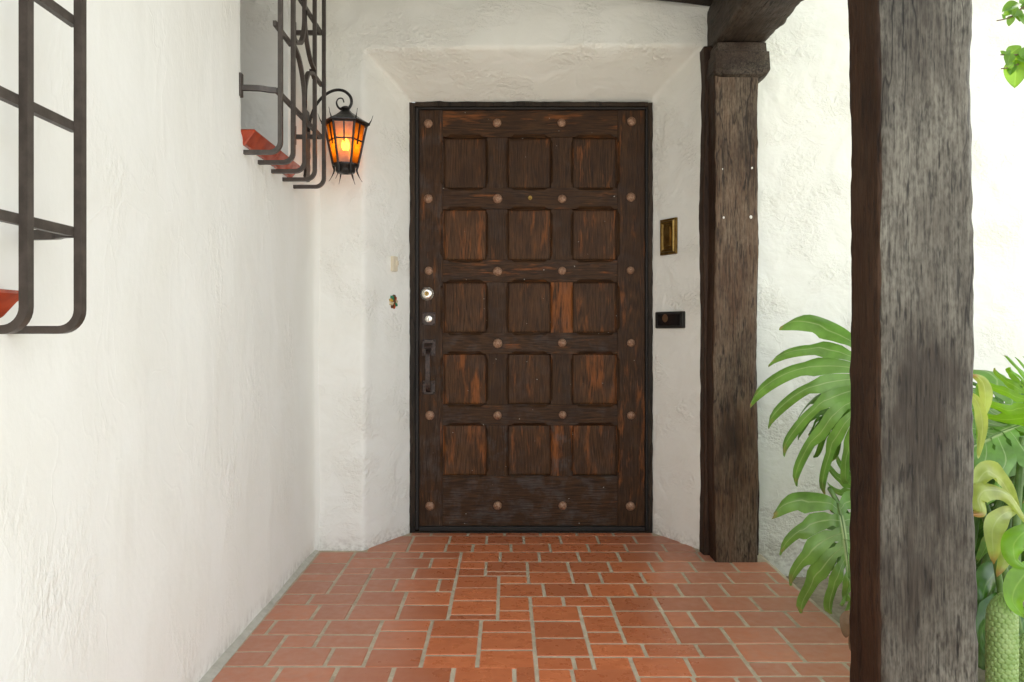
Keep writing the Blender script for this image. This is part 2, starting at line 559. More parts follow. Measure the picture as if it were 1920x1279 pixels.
M['amber'] = mat_amber()
mb = NT('bulb_glow')
mb.set(Base_Color=(1, 0.8, 0.5))
mb.b.inputs['Emission Color'].default_value = (1.0, 0.80, 0.50, 1)
mb.b.inputs['Emission Strength'].default_value = 15.0
M['bulb'] = mb.m

# ================================================================== SETTING
WX = -0.844     # side wall plane (x)
WY = 3.184      # entry wall plane (y)
DY = 3.479      # door plane (y)

# ground to the horizon
gv, gf = [], []
gs = [-120, -40, -15, -6, -3, 0, 3, 6, 15, 40, 120]
for j, y in enumerate(gs):
    for i, x in enumerate(gs):
        gv.append((x, y, -0.17))
for j in range(len(gs) - 1):
    for i in range(len(gs) - 1):
        a = j * len(gs) + i
        gf.append([a, a + 1, a + 1 + len(gs), a + len(gs)])
tag(add('ground', gv, gf, M['ground']), kind='structure')


def nz(p, s, seed=0.0):
    return mn.noise(Vector((p[0] * s + seed, p[1] * s + seed * 1.7, p[2] * s - seed)))


# soil bed beside the porch
vs, fs = [], []
nx, ny = 110, 170
for j in range(ny + 1):
    for i in range(nx + 1):
        x = 1.06 + 2.6 * (i / nx) ** 1.4
        y = -0.6 + 3.85 * j / ny
        p = (x, y, 0)
        z = -0.085 + 0.03 * nz(p, 2.5, 3) + 0.016 * nz(p, 9, 5) + 0.008 * nz(p, 30, 8)
        z += 0.055 * sstep(1.7, 1.10, x) * sstep(3.05, 2.5, y)
        z -= 0.03 * sstep(2.8, 3.1, y)
        vs.append((x, y, z))
for j in range(ny):
    for i in range(nx):
        a = j * (nx + 1) + i
        fs.append([a, a + 1, a + nx + 2, a + nx + 1])
tag(add('soil_bed', vs, fs, M['soil'], smooth=True), kind='structure')

# porch floor: a slab with a rough mortar bed, and tiles as its pieces
FLOOR_R = 1.095
floor_v, floor_f = [], []
nx, ny = 100, 200
for j in range(ny + 1):
    for i in range(nx + 1):
        x = -0.86 + (FLOOR_R + 0.055 + 0.86) * i / nx
        y = 1.16 + (3.56 - 1.16) * j / ny
        z = -0.0014 + 0.0005 * nz((x, y, 0), 40, 2)
        if x > FLOOR_R:
            t = (x - FLOOR_R) / 0.055
            z -= 0.05 * t ** 1.5 + 0.012 * t * nz((x, y, 0), 14, 4)
            x += 0.02 * t * nz((0, y, 0), 6, 9)
        floor_v.append((x, y, z))
for j in range(ny):
    for i in range(nx):
        a = j * (nx + 1) + i
        floor_f.append([a, a + 1, a + nx + 2, a + nx + 1])
k = len(floor_v)
# skirt of the slab
edge = [j * (nx + 1) + nx for j in range(ny + 1)]
for e in edge:
    x, y, z = floor_v[e]
    floor_v.append((x + 0.012, y, -0.2))
for j in range(ny):
    floor_f.append([edge[j], k + j, k + j + 1, edge[j + 1]])
k = len(floor_v)
for i in range(nx + 1):
    x, y, z = floor_v[i]
    floor_v.append((x, y - 0.004, -0.2))
for i in range(nx):
    floor_f.append([i, k + i, k + i + 1, i + 1])
porch = add('porch_floor', floor_v, floor_f, M['grout'], smooth=True)
tag(porch, kind='structure')

# mortar fillet where the side wall meets the floor
fv, ff = [], []
n = 160
for j in range(n + 1):
    y = 1.165 + (WY - 1.18) * j / n
    wv = 0.004 * nz((0, y, 0), 7, 1) + 0.003 * nz((0, y, 0), 25, 6)
    wd = 0.018 + 0.010 * sstep(2.8, 1.6, y)
    fv += [(WX - 0.02, y, 0.016 + wv * 0.5), (WX + 0.006 + wv, y, 0.008), (WX + wd + wv, y, 0.0012), (WX + wd + 0.004 + wv, y, -0.006)]
for j in range(n):
    for q in range(3):
        a = j * 4 + q
        ff.append([a, a + 1, a + 5, a + 4])
add('mortar_fillet', fv, ff, M['mortar'], porch, (WX, 1, 0), smooth=True)

# ---- tiles, read off the floor: joints in metres, rows by depth
def dep(py):
    return H * F / (py - VY)


def tile_mesh(x0, x1, y0, y1):
    jx, jy = 0.0056, 0.0042
    x0 += jx; x1 -= jx; y0 += jy; y1 -= jy
    if x1 - x0 < 0.012 or y1 - y0 < 0.008:
        return
    cx, cy = (x0 + x1) / 2, (y0 + y1) / 2
    r = 0.004
    tz = random.uniform(-0.0006, 0.0009)
    tx, ty = random.uniform(-.004, .004), random.uniform(-.004, .004)

    def ring(ins, z):
        out = []
        a0, a1, b0, b1 = x0 + ins, x1 - ins, y0 + ins, y1 - ins
        rr = r
        for (px, py, ang) in ((a1 - rr, b1 - rr, 0), (a0 + rr, b1 - rr, 90), (a0 + rr, b0 + rr, 180), (a1 - rr, b0 + rr, 270)):
            for s_ in (0, 45, 90):
                t = R(ang + s_)
                xx, yy = px + rr * math.cos(t), py + rr * math.sin(t)
                w = 0.0011
                xx += w * nz((xx, yy, 0), 22, 12)
                yy += w * nz((xx, yy, 1), 22, 15)
                out.append((xx, yy, z + tz + (xx - cx) * tx + (yy - cy) * ty))
        return out
    v = ring(0, -0.012) + ring(0, -0.0022) + ring(0.0012, -0.0006) + ring(0.0035, 0)
    f = []
    for j in range(3):
        for i in range(12):
            f.append([j * 12 + i, j * 12 + (i + 1) % 12, (j + 1) * 12 + (i + 1) % 12, (j + 1) * 12 + i])
    f.append([36 + i for i in range(12)])
    add('tile', v, f, M['tile'], porch, (cx, cy, 0))


# joint lines that run towards the camera
A, B, D_, I_, H_, G_, F_, E_, Q_ = -.198, -.54, -.663, .085, -.085, -.249, -.415, -.592, -.70
P_, J_, K_, L_, M_, N_ = -.0305, .369, .252, .537, .70, .875
LE, RE = WX + 0.022, FLOOR_R


def xpx(px, y0, y1):
    return (px - VX) / F * dep((y0 + y1) / 2)


def row(y0, y1, xs):
    """one row between photo heights y0..y1; xs: joints, metres (|x|<3) or pixels"""
    xs = [x if abs(x) < 3 else xpx(x, y0, y1) for x in xs]
    for a, b in zip(xs[:-1], xs[1:]):
        tile_mesh(a, b, dep(y1), dep(y0))


row(995.5, 1004.7, [-.46, 809, 877.5, 946, 1013, 1081, 1149, .70])
row(1004.7, 1019.8, [-.60, 773.5, 843.5, 912.5, 982, 1051.5, 1121, 1191, .80])
row(1019.8, 1034.9, [-.62, 766, 836, 886.5, 958, 1031.5, 1103, 1174, 1246, .84])
row(1034.9, 1053.4, [A, 938, 1011, 1085, 1160.5, 1236, 1312, 1388, 1.04])
# left, beside the side wall
c1 = xpx(733, 1035, 1065)
row(1034.9, 1046.6, [D_, c1, 790, A])
row(1046.6, 1065, [D_, c1, 808, A])
row(1065, 1085.3, [B, 776.6, A])
row(1085.3, 1109, [B, 741, 822.5, A])
cc = xpx(753, 1109, 1162)
row(1109, 1134.5, [B, cc, A])
row(1134.5, 1162.3, [B, cc, A])
row(1034.9, 1056, [LE, D_]); row(1056, 1075.6, [LE, D_]); row(1075.6, 1089.2, [LE, D_]); row(1089.2, 1113.6, [LE, D_])
row(1065, 1076, [D_, B]); row(1076, 1098, [D_, B]); row(1098, 1113.6, [D_, B])
row(1113.6, 1133.5, [LE, 582, B])
row(1133.5, 1162.3, [LE, 591.6, B])
row(1162.3, 1190, [LE, 508, E_]); row(1162.3, 1190, [E_, F_])
row(1190, 1222, [LE, Q_]); row(1222, 1249, [LE, Q_])
row(1190, 1214, [Q_, E_]); row(1190, 1214, [E_, F_])
row(1214, 1249, [Q_, 617, F_])
row(1162.3, 1183.3, [F_, G_]); row(1183.3, 1217, [F_, G_]); row(1217, 1252, [F_, G_])
row(1162.3, 1194, [G_, H_]); row(1194, 1228.5, [G_, H_]); row(1228.5, 1253.5, [G_, H_])
row(1163.5, 1185.3, [H_, I_]); row(1185.3, 1218.8, [H_, I_]); row(1218.8, 1254.5, [H_, I_])
# centre
row(1053.4, 1066.5, [A, H_]); row(1066.5, 1079.6, [A, H_])
row(1053.4, 1071.6, [H_, I_]); row(1071.6, 1079.6, [H_, I_])
row(1079.6, 1102.1, [A, P_]); row(1102.1, 1126, [A, P_]); row(1126, 1152.7, [A, P_]); row(1152.7, 1162.5, [A, P_])
row(1079.6, 1094, [P_, I_])
row(1053.4, 1072.8, [I_, 1066, 1143.5, 1220.5, 1299.5, 1378, RE])
row(1072.8, 1094, [I_, 1072.5, 1127, 1205.5, 1286, 1366.5, 1447.5, RE])
row(1094, 1118.4, [P_, 1019.5, 1103.5, 1188.5, 1273, 1357.5, 1447, RE])
row(1118.4, 1145, [P_, I_]); row(1145, 1163.5, [P_, I_])
row(1118.4, 1136.3, [I_, 1056.5, J_])
row(1136.3, 1164.4, [I_, K_]); row(1164.4, 1196.3, [I_, K_]); row(1196.3, 1231, [I_, K_])
row(1136.3, 1155.3, [K_, J_]); row(1155.3, 1185, [K_, J_]); row(1185, 1207, [K_, J_])
# right
row(1118.8, 1145.6, [J_, L_, 1327, 1417, RE])
row(1145.6, 1175.2, [J_, L_, 1299, 1391.5, 1485, RE])
row(1175.2, 1207, [J_, L_, M_, N_, RE])
row(1207, 1231.8, [K_, 1208.5, 1310.5, M_])
row(1207, 1241.5, [M_, N_, RE])
row(1241.5, 1268, [M_, 1489, 1594, RE])
row(1231.4, 1256, [I_, 1076.5, K_]); row(1231.8, 1257.3, [K_, 1185.6])
bx = xpx(1185.6, 1231.8, 1257.3)
row(1231.8, 1269, [bx, 1293.5, M_])
row(1249.5, 1292, [LE, 515, 624, 733, 848, 965, I_])
row(1254.5, 1292, [I_, 1075, bx])
row(1269, 1292, [bx, 1304, 1385, M_])
row(1268, 1292, [M_, N_, RE])
# the floor goes on under and behind the viewer
yy = dep(1292)
r_i = 0
while yy > 1.28:
    y2 = yy - 0.128
    off = (0.0, 0.085, 0.04)[r_i % 3]
    xs = [LE]
    x = LE + 0.172 - off
    while x < RE - 0.05:
        xs.append(x)
        x += 0.1685
    xs.append(RE)
    for a, b in zip(xs[:-1], xs[1:]):
        tile_mesh(a, b, y2, yy)
    yy = y2
    r_i += 1

# ------------------------------------------------------------------ walls
def axis_vals(a, b, step, must=(), dense=()):
    vals = set()
    n = int(round((b - a) / step))
    for i in range(n + 1):
        vals.add(round(a + (b - a) * i / n, 5))
    for (p, q, st) in dense:
        m = int(round((q - p) / st))
        vals = {v for v in vals if not (p - st * .6 < v < q + st * .6)}
        for i in range(m + 1):
            vals.add(round(p + (q - p) * i / m, 5))
    vals = {v for v in vals if all(abs(v - w) > step * .45 or abs(v - w) < 1e-6 for w in must)}
    vals |= set(must)
    return sorted(vals)


def plaster_disp(p, sx=(1, 1, 1), rg=1.0):
    q = (p[0] * sx[0], p[1] * sx[1], p[2] * sx[2])
    d = 0.0060 * nz(q, 1.7, 1) + 0.0030 * nz(q, 5.5, 2)
    pm = sstep(0.12, 0.42, nz(q, 3.3, 7))
    d += pm * rg * (0.0022 * nz(q, 24, 4) + 0.0025)
    # flat trowel facets with a lipped edge
    e = nz(q, 2.6, 11)
    d += rg * 0.0022 * sstep(0.0, 0.07, e) * sstep(0.35, 0.1, e)
    return d


# side wall (x = WX), with two window openings
win_far = (2.287, 2.79, 1.60, 2.34)
win_near = (0.42, 1.175, 1.02, 1.80)
ys = axis_vals(-1.6, WY + 0.012, 0.0125, must=(win_far[0], win_far[1], win_near[0], win_near[1]))
zs = axis_vals(-0.20, 2.95, 0.0125, must=(win_far[2], win_far[3], win_near[2], win_near[3]))


def in_win(y, z):
    for (a, b, c, d) in (win_far, win_near):
        if a < y < b and c < z < d:
            return True
    return False


def edge_round(y, z):
    """pull the plaster back a little at the window edges"""
    best = 1.0
    for (a, b, c, d) in (win_far, win_near):
        dy = max(a - y, 0, y - b)
        dz = max(c - z, 0, z - d)
        best = min(best, math.hypot(dy, dz))
    return -0.006 * (1 - sstep(0.0, 0.02, best)) if best < 0.02 else 0.0


vs, fs = [], []
for z in zs:
    for y in ys:
        p = (WX, y, z)
        x = WX + plaster_disp(p, (1, 1, 0.45), .35) + edge_round(y, z)
        x += 0.02 * sstep(WY - 0.05, WY + 0.012, y) ** 2
        vs.append((x, y, z))
ny = len(ys)
for j in range(len(zs) - 1):
    for i in range(ny - 1):
        if in_win((ys[i] + ys[i + 1]) / 2, (zs[j] + zs[j + 1]) / 2):
            continue
        a = j * ny + i
        fs.append([a, a + 1, a + ny + 1, a + ny])
side_wall = add('side_wall', vs, fs, M['plaster_side'], smooth=True)
tag(side_wall, 'long white troweled plaster side wall carrying two grilled windows', 'wall')

for wi, (a, b, c, d) in enumerate((win_far, win_near)):
    # reveal: four plastered cheeks
    V, Fc = [], []
    nd, dp = 26, 0.30

    def strip(p0, p1, nseg, inward):
        k = len(V)
        for i in range(nseg + 1):
            q = Vector(p0).lerp(Vector(p1), i / nseg)
            for j in range(nd + 1):
                pt = q + Vector((-dp * j / nd, 0, 0))
                dd = plaster_disp(pt, (1, 1, 1)) * 1.5
                rr = 0.014 * (1 - sstep(0, 0.05, dp * j / nd))
                pt = pt + Vector(inward) * (dd * sstep(0, .03, dp * j / nd) - rr * 0.0)
                if j == 0:      # meets the face of the wall exactly
                    pt = Vector((WX + plaster_disp((WX, q.y, q.z), (1, 1, 0.45), .35) + edge_round(q.y, q.z) + .0015, q.y, q.z))
                V.append(pt)
        for i in range(nseg):
            for j in range(nd):
                q = k + i * (nd + 1) + j
                Fc.append([q, q + 1, q + nd + 2, q + nd + 1])
    strip((WX, b, c), (WX, b, d), 60, (0, -1, 0))
    strip((WX, a, d), (WX, a, c), 60, (0, 1, 0))
    strip((WX, b, d), (WX, a, d), 40, (0, 0, -1))
    strip((WX, a, c), (WX, b, c), 40, (0, 0, 1))
    wnd = add('window_reveal', V, Fc, M['plaster'], side_wall, (WX, (a + b) / 2, c), smooth=True)
    fx = WX - dp + 0.03
    parts = [box_vf(fx - .04, fx, a - .01, a + .05, c, d, .004), box_vf(fx - .04, fx, b - .05, b + .01, c, d, .004),
             box_vf(fx - .04, fx, a + .05, b - .05, c, c + .05, .004), box_vf(fx - .04, fx, a + .05, b - .05, d - .05, d, .004),
             box_vf(fx - .034, fx - .006, (a + b) / 2 - .015, (a + b) / 2 + .015, c + .05, d - .05, .003)]
    V, Fc = merge(parts)
    add('window_frame', V, Fc, M['frame_wood'], wnd, (fx, (a + b) / 2, c))
    box('window_pane', fx - .026, fx - .020, a + .04, b - .04, c + .04, d - .04, M['glass_dark_room'], wnd)


# red glazed sill tiles: sloped noses under each window
def sill(y0, y1, ztop, hgt, out, cuts):
    xs_ = [y0] + cuts + [y1]
    first = None
    for a, b in zip(xs_[:-1], xs_[1:]):
        prof = [(WX - 0.05, ztop), (WX + out - .006, ztop), (WX + out, ztop - .006), (WX + out * .25, ztop - hgt + .004), (WX + out * .12, ztop - hgt), (WX - 0.05, ztop - hgt)]
        V, Fc = [], []
        for (yv, ins) in ((a + .0012, .004), (a + .005, 0), (b - .005, 0), (b - .0012, .004)):
            for (x, z) in prof:
                V.append((x - (ins if x > WX - .02 else 0), yv, z - (ins if z > ztop - .01 else -ins)))
        m = len(prof)
        for j in range(3):
            for i in range(m):
                Fc.append([j * m + i, j * m + (i + 1) % m, (j + 1) * m + (i + 1) % m, (j + 1) * m + i])
        Fc.append(list(range(m))[::-1])
        Fc.append([3 * m + i for i in range(m)])
        add('sill_tile', V, Fc, M['red_glaze'], side_wall, (WX, (a + b) / 2, ztop))


sill(2.292, 2.80, 1.612, 0.052, 0.045, [2.555])
sill(0.40, 1.197, 1.034, 0.046, 0.045, [0.66, 0.93])

# entry wall (y = WY) with the splayed recess round the door, and on to the garden side
XI0, XI1, ZI = -.455, .693, 2.071      # inner opening
XO0, XO1, ZO = -.632, .862, 2.222      # outer edge of the splay
xs = axis_vals(WX - 0.02, 3.4, 0.0125, must=(XI0, XI1), dense=((XO0 - .03, XI0, .0075), (XI1, XO1 + .03, .0075)))
zs = axis_vals(-0.25, 3.6, 0.0125, must=(ZI,), dense=((ZI, ZO + .03, .0075),))


def smin(a, b, k):
    h = max(0, min(1, .5 + .5 * (b - a) / k))
    return b + (a - b) * h - k * h * (1 - h)


def recess(x, z):
    tl = (x - XO0) / (XI0 - XO0)
    tr = (XO1 - x) / (XO1 - XI1)
    tz = (ZO + 0.012 * x - z) / (ZO - ZI)
    t = smin(smin(tl, tr, .05), tz, .06)
    # soft outer arris
    k = .07
    if t < -k:
        t = 0
    elif t < k:
        t = (t + k) ** 2 / (4 * k)
    return min(t, 1.06)


vs, fs = [], []
for z in zs:
    for x in xs:
        t = recess(x, z)
        y = WY + (DY - WY) * t
        rough = 1.25 if t < .05 else 0.9
        d = plaster_disp((x, y, z)) * rough
        if x > .9:
            d *= 1.2
        # ragged plaster edge against the door frame
        vs.append((x, y - d, z))
nx = len(xs)
for j in range(len(zs) - 1):
    for i in range(nx - 1):
        cx, cz = (xs[i] + xs[i + 1]) / 2, (zs[j] + zs[j + 1]) / 2
        if XI0 < cx < XI1 and cz < ZI:
            continue
        a = j * nx + i
        fs.append([a, a + nx, a + nx + 1, a + 1])
entry_wall = add('entry_wall', vs, fs, M['plaster'], smooth=True)
tag(entry_wall, 'white rough plaster end wall with splayed recess around the dark door', 'wall')

# ------------------------------------------------------------------ porch roof
def zc(x):
    return 2.392 + (0.873 - x) * 0.1125


roof = empty('porch_roof', (0, 1.2, 2.6))
tag(roof, 'dark timber porch ceiling sloping down towards the beam', 'roof')
x = WX + 0.01
bi = 0
while x < 1.09:
    x2 = min(x + 0.145, 1.10)
    V, Fc = box_vf(x + .002, x2 - .002, 1.42, WY - 0.01, 0, 0.024, .003)
    V = [Vector((p.x, p.y, p.z + zc(p.x) + 0.10)) for p in V]
    add('board', V, Fc, M['roof_wood'], roof, ((x + x2) / 2, 1.3, zc(x) + .1))
    x = x2
    bi += 1
for y0 in (3.06, 2.52, 1.98, 1.44):
    V, Fc = [], []
    n = 40
    for i in range(n + 1):
        xx = WX + 0.012 + (0.885 - WX) * i / n
        for (yy_, zz_) in ((y0, 0), (y0 + .09, 0), (y0 + .09, .098), (y0, .098)):
            w = .004 * nz((xx, yy_, zz_), 8, y0)
            V.append((xx, yy_, zc(xx) + zz_ + (w if zz_ == 0 else 0)))
    for i in range(n):
        for q in range(4):
            Fc.append([i * 4 + q, i * 4 + (q + 1) % 4, (i + 1) * 4 + (q + 1) % 4, (i + 1) * 4 + q])
    Fc += [[3, 2, 1, 0], [n * 4, n * 4 + 1, n * 4 + 2, n * 4 + 3]]
    add('rafter', V, Fc, M['roof_wood'], roof, (0, y0 + .045, zc(0)))
V, Fc = box_vf(WX + .01, 1.12, 1.40, WY - 0.012, 0, 0.05, .004)  # unseen slab over the boards, added to stop light leaks
V = [Vector((p.x, p.y, p.z + zc(p.x) + 0.128)) for p in V]
add('light_block_deck', V, Fc, M['roof_wood'], roof, (0, 1.3, 2.6))


# ------------------------------------------------------------------ hewn timbers
def timber_vf(axis, c0, c1, w, dpt, r=0.012, per=56, steps=150, amp=1.0, seed=0, wander=0.010):
    """rounded rectangular section w x dpt swept from c0 to c1 along axis 'z' or 'y' """
    c0, c1 = Vector(c0), Vector(c1)
    # section points around
    sec = []
    q = per // 4
    hw, hd = w / 2, dpt / 2
    for (sx, sy, ex, ey) in ((-1, -1, 1, -1), (1, -1, 1, 1), (1, 1, -1, 1), (-1, 1, -1, -1)):
        for i in range(q):
            t = i / q
            t = t * t * (3 - 2 * t) * .5 + t * .5
            a, b = sx + (ex - sx) * t, sy + (ey - sy) * t
            px, py = a * hw, b * hd
            cx = max(-hw + r, min(hw - r, px))
            cy = max(-hd + r, min(hd - r, py))
            dx, dy = px - cx, py - cy
            L = math.hypot(dx, dy)
            if L > r:
                px, py = cx + dx / L * r, cy + dy / L * r
            sec.append((px, py))
    V, Fc, side = [], [], []
    m = len(sec)
    for j in range(steps + 1):
        t = j / steps
        c = c0.lerp(c1, t)
        h = c.z if axis == 'z' else c.y
        for (px, py) in sec:
            L = math.hypot(px, py)
            lx = nz((1.3, h, seed), 1.6, seed) * wander if px < 0 else nz((7.7, h, seed), 1.6, seed) * wander
            ly = nz((4.2, h, seed), 1.6, seed) * wander
            if axis == 'z':
                p = Vector((c.x + px + lx, c.y + py + ly, c.z))
            else:
                p = Vector((c.x + px + lx, c.y, c.z + py + ly))
            n_ = Vector((px, py)) / max(L, 1e-5)
            cornerness = sstep(.75, 1.0, min(abs(px) / hw, abs(py) / hd))
            d = amp * (.0032 * nz(p, 9, seed) + .0014 * nz(p, 26, seed + 3)) + cornerness * amp * (.007 * (nz(p, 9, seed + 5) - .3) + .004 * nz(p, 27, seed + 8))
            if axis == 'z':
                p += Vector((n_.x * d, n_.y * d, 0))
            else:
                p += Vector((n_.x * d, 0, n_.y * d))
            V.append(p)
    for j in range(steps):
        for i in range(m):
            if axis == 'z':
                Fc.append([j * m + i, j * m + (i + 1) % m, (j + 1) * m + (i + 1) % m, (j + 1) * m + i])
            else:
                Fc.append([j * m + i, (j + 1) * m + i, (j + 1) * m + (i + 1) % m, j * m + (i + 1) % m])
            side.append(i * 4 // m)
    Fc.append(list(range(m))[::-1]); side.append(0)
    Fc.append([steps * m + i for i in range(m)]); side.append(0)
    return V, Fc, side


# near post: sides 0 front(-y) 1 right 2 back 3 left
PD = 1.654
px0, px1 = (1648 - VX) / S(PD), (1832 - VX) / S(PD)
near_post = empty('timber_post', ((px0 + px1) / 2, PD + .075, -0.004))
tag(near_post, 'thick rough grey timber post closest to the camera at right', 'post')
V, Fc, side = timber_vf('z', ((px0 + px1) / 2 + .006, PD + .077, -0.004), ((px0 + px1) / 2 - .006, PD + .077, 2.19), px1 - px0, .155, r=.014, seed=3, steps=260, per=80)
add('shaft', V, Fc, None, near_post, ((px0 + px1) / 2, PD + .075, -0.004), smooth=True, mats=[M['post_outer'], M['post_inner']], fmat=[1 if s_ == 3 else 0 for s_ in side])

# column against the wall
CD = 3.02
cx0, cx1 = (1339 - VX) / S(CD), (1422 - VX) / S(CD)
column = empty('timber_column', ((cx0 + cx1) / 2, CD + .07, 0))
tag(column, 'brown weathered timber column against the wall right of the door', 'post')
V, Fc, side = timber_vf('z', ((cx0 + cx1) / 2, CD + .065, -0.006), ((cx0 + cx1) / 2, CD + .065, 2.05), cx1 - cx0, .13, r=.010, seed=9, steps=240, per=72, amp=1.0)
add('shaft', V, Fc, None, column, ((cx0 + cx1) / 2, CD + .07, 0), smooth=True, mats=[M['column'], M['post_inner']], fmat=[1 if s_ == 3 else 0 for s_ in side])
# back board between column and wall
V, Fc, side = timber_vf('z', (cx0 + .10, WY - .035, -0.006), (cx0 + .10, WY - .035, 2.2), .235, .075, r=.008, seed=12, steps=150, per=40)
add('back_plank', V, Fc, M['post_inner'], column, (cx0 + .1, WY - .03, 0), smooth=True)
# capital: block with bevelled foot, slightly wider than the shaft
zt, zb = H + (VY - 82) / S(CD), H + (VY - 146) / S(CD)
bxl, bxr = (1337 - VX) / S(CD), (1442 - VX) / S(CD)
prof = [(zt, .0), (zt - .036, .002), (zt - .040, .010), (zb + .026, .014), (zb + .010, .004), (zb, -.018)]
V, Fc = [], []
m = 40
for (z, o_) in prof:
    hw, hd = (bxr - bxl) / 2 - .012 + o_, .090 + o_
    ccx, ccy = (bxl + bxr) / 2, CD + .074
    ring = []
    for i in range(m):
        a = 2 * math.pi * i / m
        c_, s_ = math.cos(a), math.sin(a)
        e = 16.0
        rr = (abs(c_) ** e + abs(s_) ** e) ** (-1 / e)
        p = Vector((ccx + hw * c_ * rr, ccy + hd * s_ * rr, z))
        p.x += .002 * nz(p, 14, 3)
        p.z += .002 * nz(p, 12, 6)
        ring.append(p)
    V += ring
for j in range(len(prof) - 1):
    for i in range(m):
        Fc.append([j * m + i, (j + 1) * m + i, (j + 1) * m + (i + 1) % m, j * m + (i + 1) % m])
Fc.append(list(range(m)))
Fc.append([(len(prof) - 1) * m + i for i in range(m)][::-1])
add('capital', V, Fc, M['beam'], column, ((bxl + bxr) / 2, CD + .07, zb))
for (fx, fy, fr) in ((1357, 408, 1.7), (1408, 407, 2.6), (1355, 317, 1.1), (1410, 315, 1.7)):
    p = at(fx, fy, CD - .004)
    V, Fc = lathe_vf(p, (0, 1, 0), [(fr / S(CD) * .4, -.0015), (fr / S(CD), 0), (fr / S(CD), .012)], 9)
    V = [Vector((q.x + .001 * nz(q, 300, 1), q.y, p.z + (q.z - p.z) * 1.3)) for q in V]
    add('paint_fleck', V, Fc, M['white_fleck'], column, p)

# long beam on top
bz0 = 2.183
V, Fc, side = timber_vf('y', (.992, 1.30, bz0 + .105), (.992, WY - .005, bz0 + .105), .218, .21, r=.016, seed=21, steps=220, per=72, amp=1.3, wander=.004)
beam = add('porch_beam', V, Fc, M['beam'], None, (.992, 1.2, bz0 + .1), smooth=True)
tag(beam, 'heavy dark hewn beam running overhead from column to post', 'beam')

# ------------------------------------------------------------------ the door
door = empty('door', (0.12, DY, 0))
tag(door, 'dark brown panelled wooden door with round iron studs', 'door')


def dx(px): return (px - VX) / S(DY)
def dz(py): return H + (VY - py) / S(DY)


TH = .045


def member(name, x0, x1, z0, z1, front, mat, along, ch_lo, ch_hi, wear, dust, cham=.011):
    """rail or stile with stopped chamfers: ch_lo / ch_hi list of (start,end) on the lower and upper (left and right) edge"""
    if along == 'x':
        a0, a1, b0, b1 = x0, x1, z0, z1
    else:
        a0, a1, b0, b1 = z0, z1, x0, x1
    st = .016
    marks = {a0, a1}
    for (s_, e_) in list(ch_lo) + list(ch_hi):
        marks |= {s_, s_ + st * .5, s_ + st, e_ - st, e_ - st * .5, e_}
    n = max(2, int((a1 - a0) / .03))
    for i in range(1, n):
        marks.add(a0 + (a1 - a0) * i / n)
    marks = sorted(marks)

    def c_at(a, lst):
        for (s_, e_) in lst:
            if s_ <= a <= e_:
                k_ = sstep(s_, s_ + st, a) * sstep(e_, e_ - st, a)
                return .0012 + cham * k_
        return .0012
    V, Fc = [], []
    for a in marks:
        cl, chh = c_at(a, ch_lo), c_at(a, ch_hi)
        w = .0009 * nz((a, b0, front), 30, b1)
        w2 = .0009 * nz((a, b1, front), 30, b0)
        for (b, d) in ((b0, TH), (b0 + w, cl * 1.1), (b0 + cl + w, 0), (b1 - chh + w2, 0), (b1 + w2, chh * 1.1), (b1, TH)):
            V.append((a, front + d, b) if along == 'x' else (b, front + d, a))
    for j in range(len(marks) - 1):
        for q in range(6):
            f_ = [j * 6 + q, j * 6 + (q + 1) % 6, (j + 1) * 6 + (q + 1) % 6, (j + 1) * 6 + q]
            Fc.append(f_ if along == 'x' else f_[::-1])
    Fc.append(list(range(6))[::-1])
    Fc.append([(len(marks) - 1) * 6 + q for q in range(6)])
    o = add(name, V, Fc, mat, door, ((x0 + x1) / 2, front, (z0 + z1) / 2))
    o.color = (wear, dust, .22, 1)
    return o


cols = [(832, 912), (952, 1033), (1074, 1157)]
rows_ = [(257, 352), (392, 487), (529, 624), (664, 759), (798, 893)]
FR = DY
chv = [(dz(b) + .012, dz(a) - .012) for a, b in rows_]
member('stile', dx(786), dx(830), dz(986), dz(207), FR, M['door_v'], 'z', [], chv, .08, .55)
member('stile', dx(1158), dx(1209), dz(986), dz(207), FR, M['door_v'], 'z', chv, [], .12, .18)
rail_y = [(207, 257), (352, 392), (487, 529), (624, 664), (759, 798), (893, 986)]
chx = [(dx(a) + .014, dx(b) - .014) for a, b in cols]
for i, (a, b) in enumerate(rail_y):
    lo = chx if i < 5 else []
    hi = chx if i > 0 else []
    member('rail', dx(830) + .0006, dx(1158) - .0006, dz(b), dz(a), FR + .0015, M['door_h'], 'x', lo, hi, (.14, .07, .13, .07, .06, .03)[i], (.0, .2, .25, .5, .5, .8)[i], .012 if i < 5 else .008)
mun_wear = {(0, 1): .06, (0, 2): .02, (1, 0): .05, (1, 2): .30, (1, 4): .20, (0, 4): .05}
for ri, (a, b) in enumerate(rows_):
    for ci, (p, q) in enumerate(((912, 952), (1033, 1074))):
        c1_ = [(dz(b) + .012, dz(a) - .012)]
        member('muntin', dx(p), dx(q), dz(b) + .0006, dz(a) - .0006, FR + .005, M['door_v'], 'z', c1_, c1_, mun_wear.get((ci, ri), .06), .9 if ri == 4 else .25, .009)
pw = [[.05, .09, .10], [.15, .14, .11], [.10, .07, .16], [.19, .07, .16], [.20, .12, .14]]
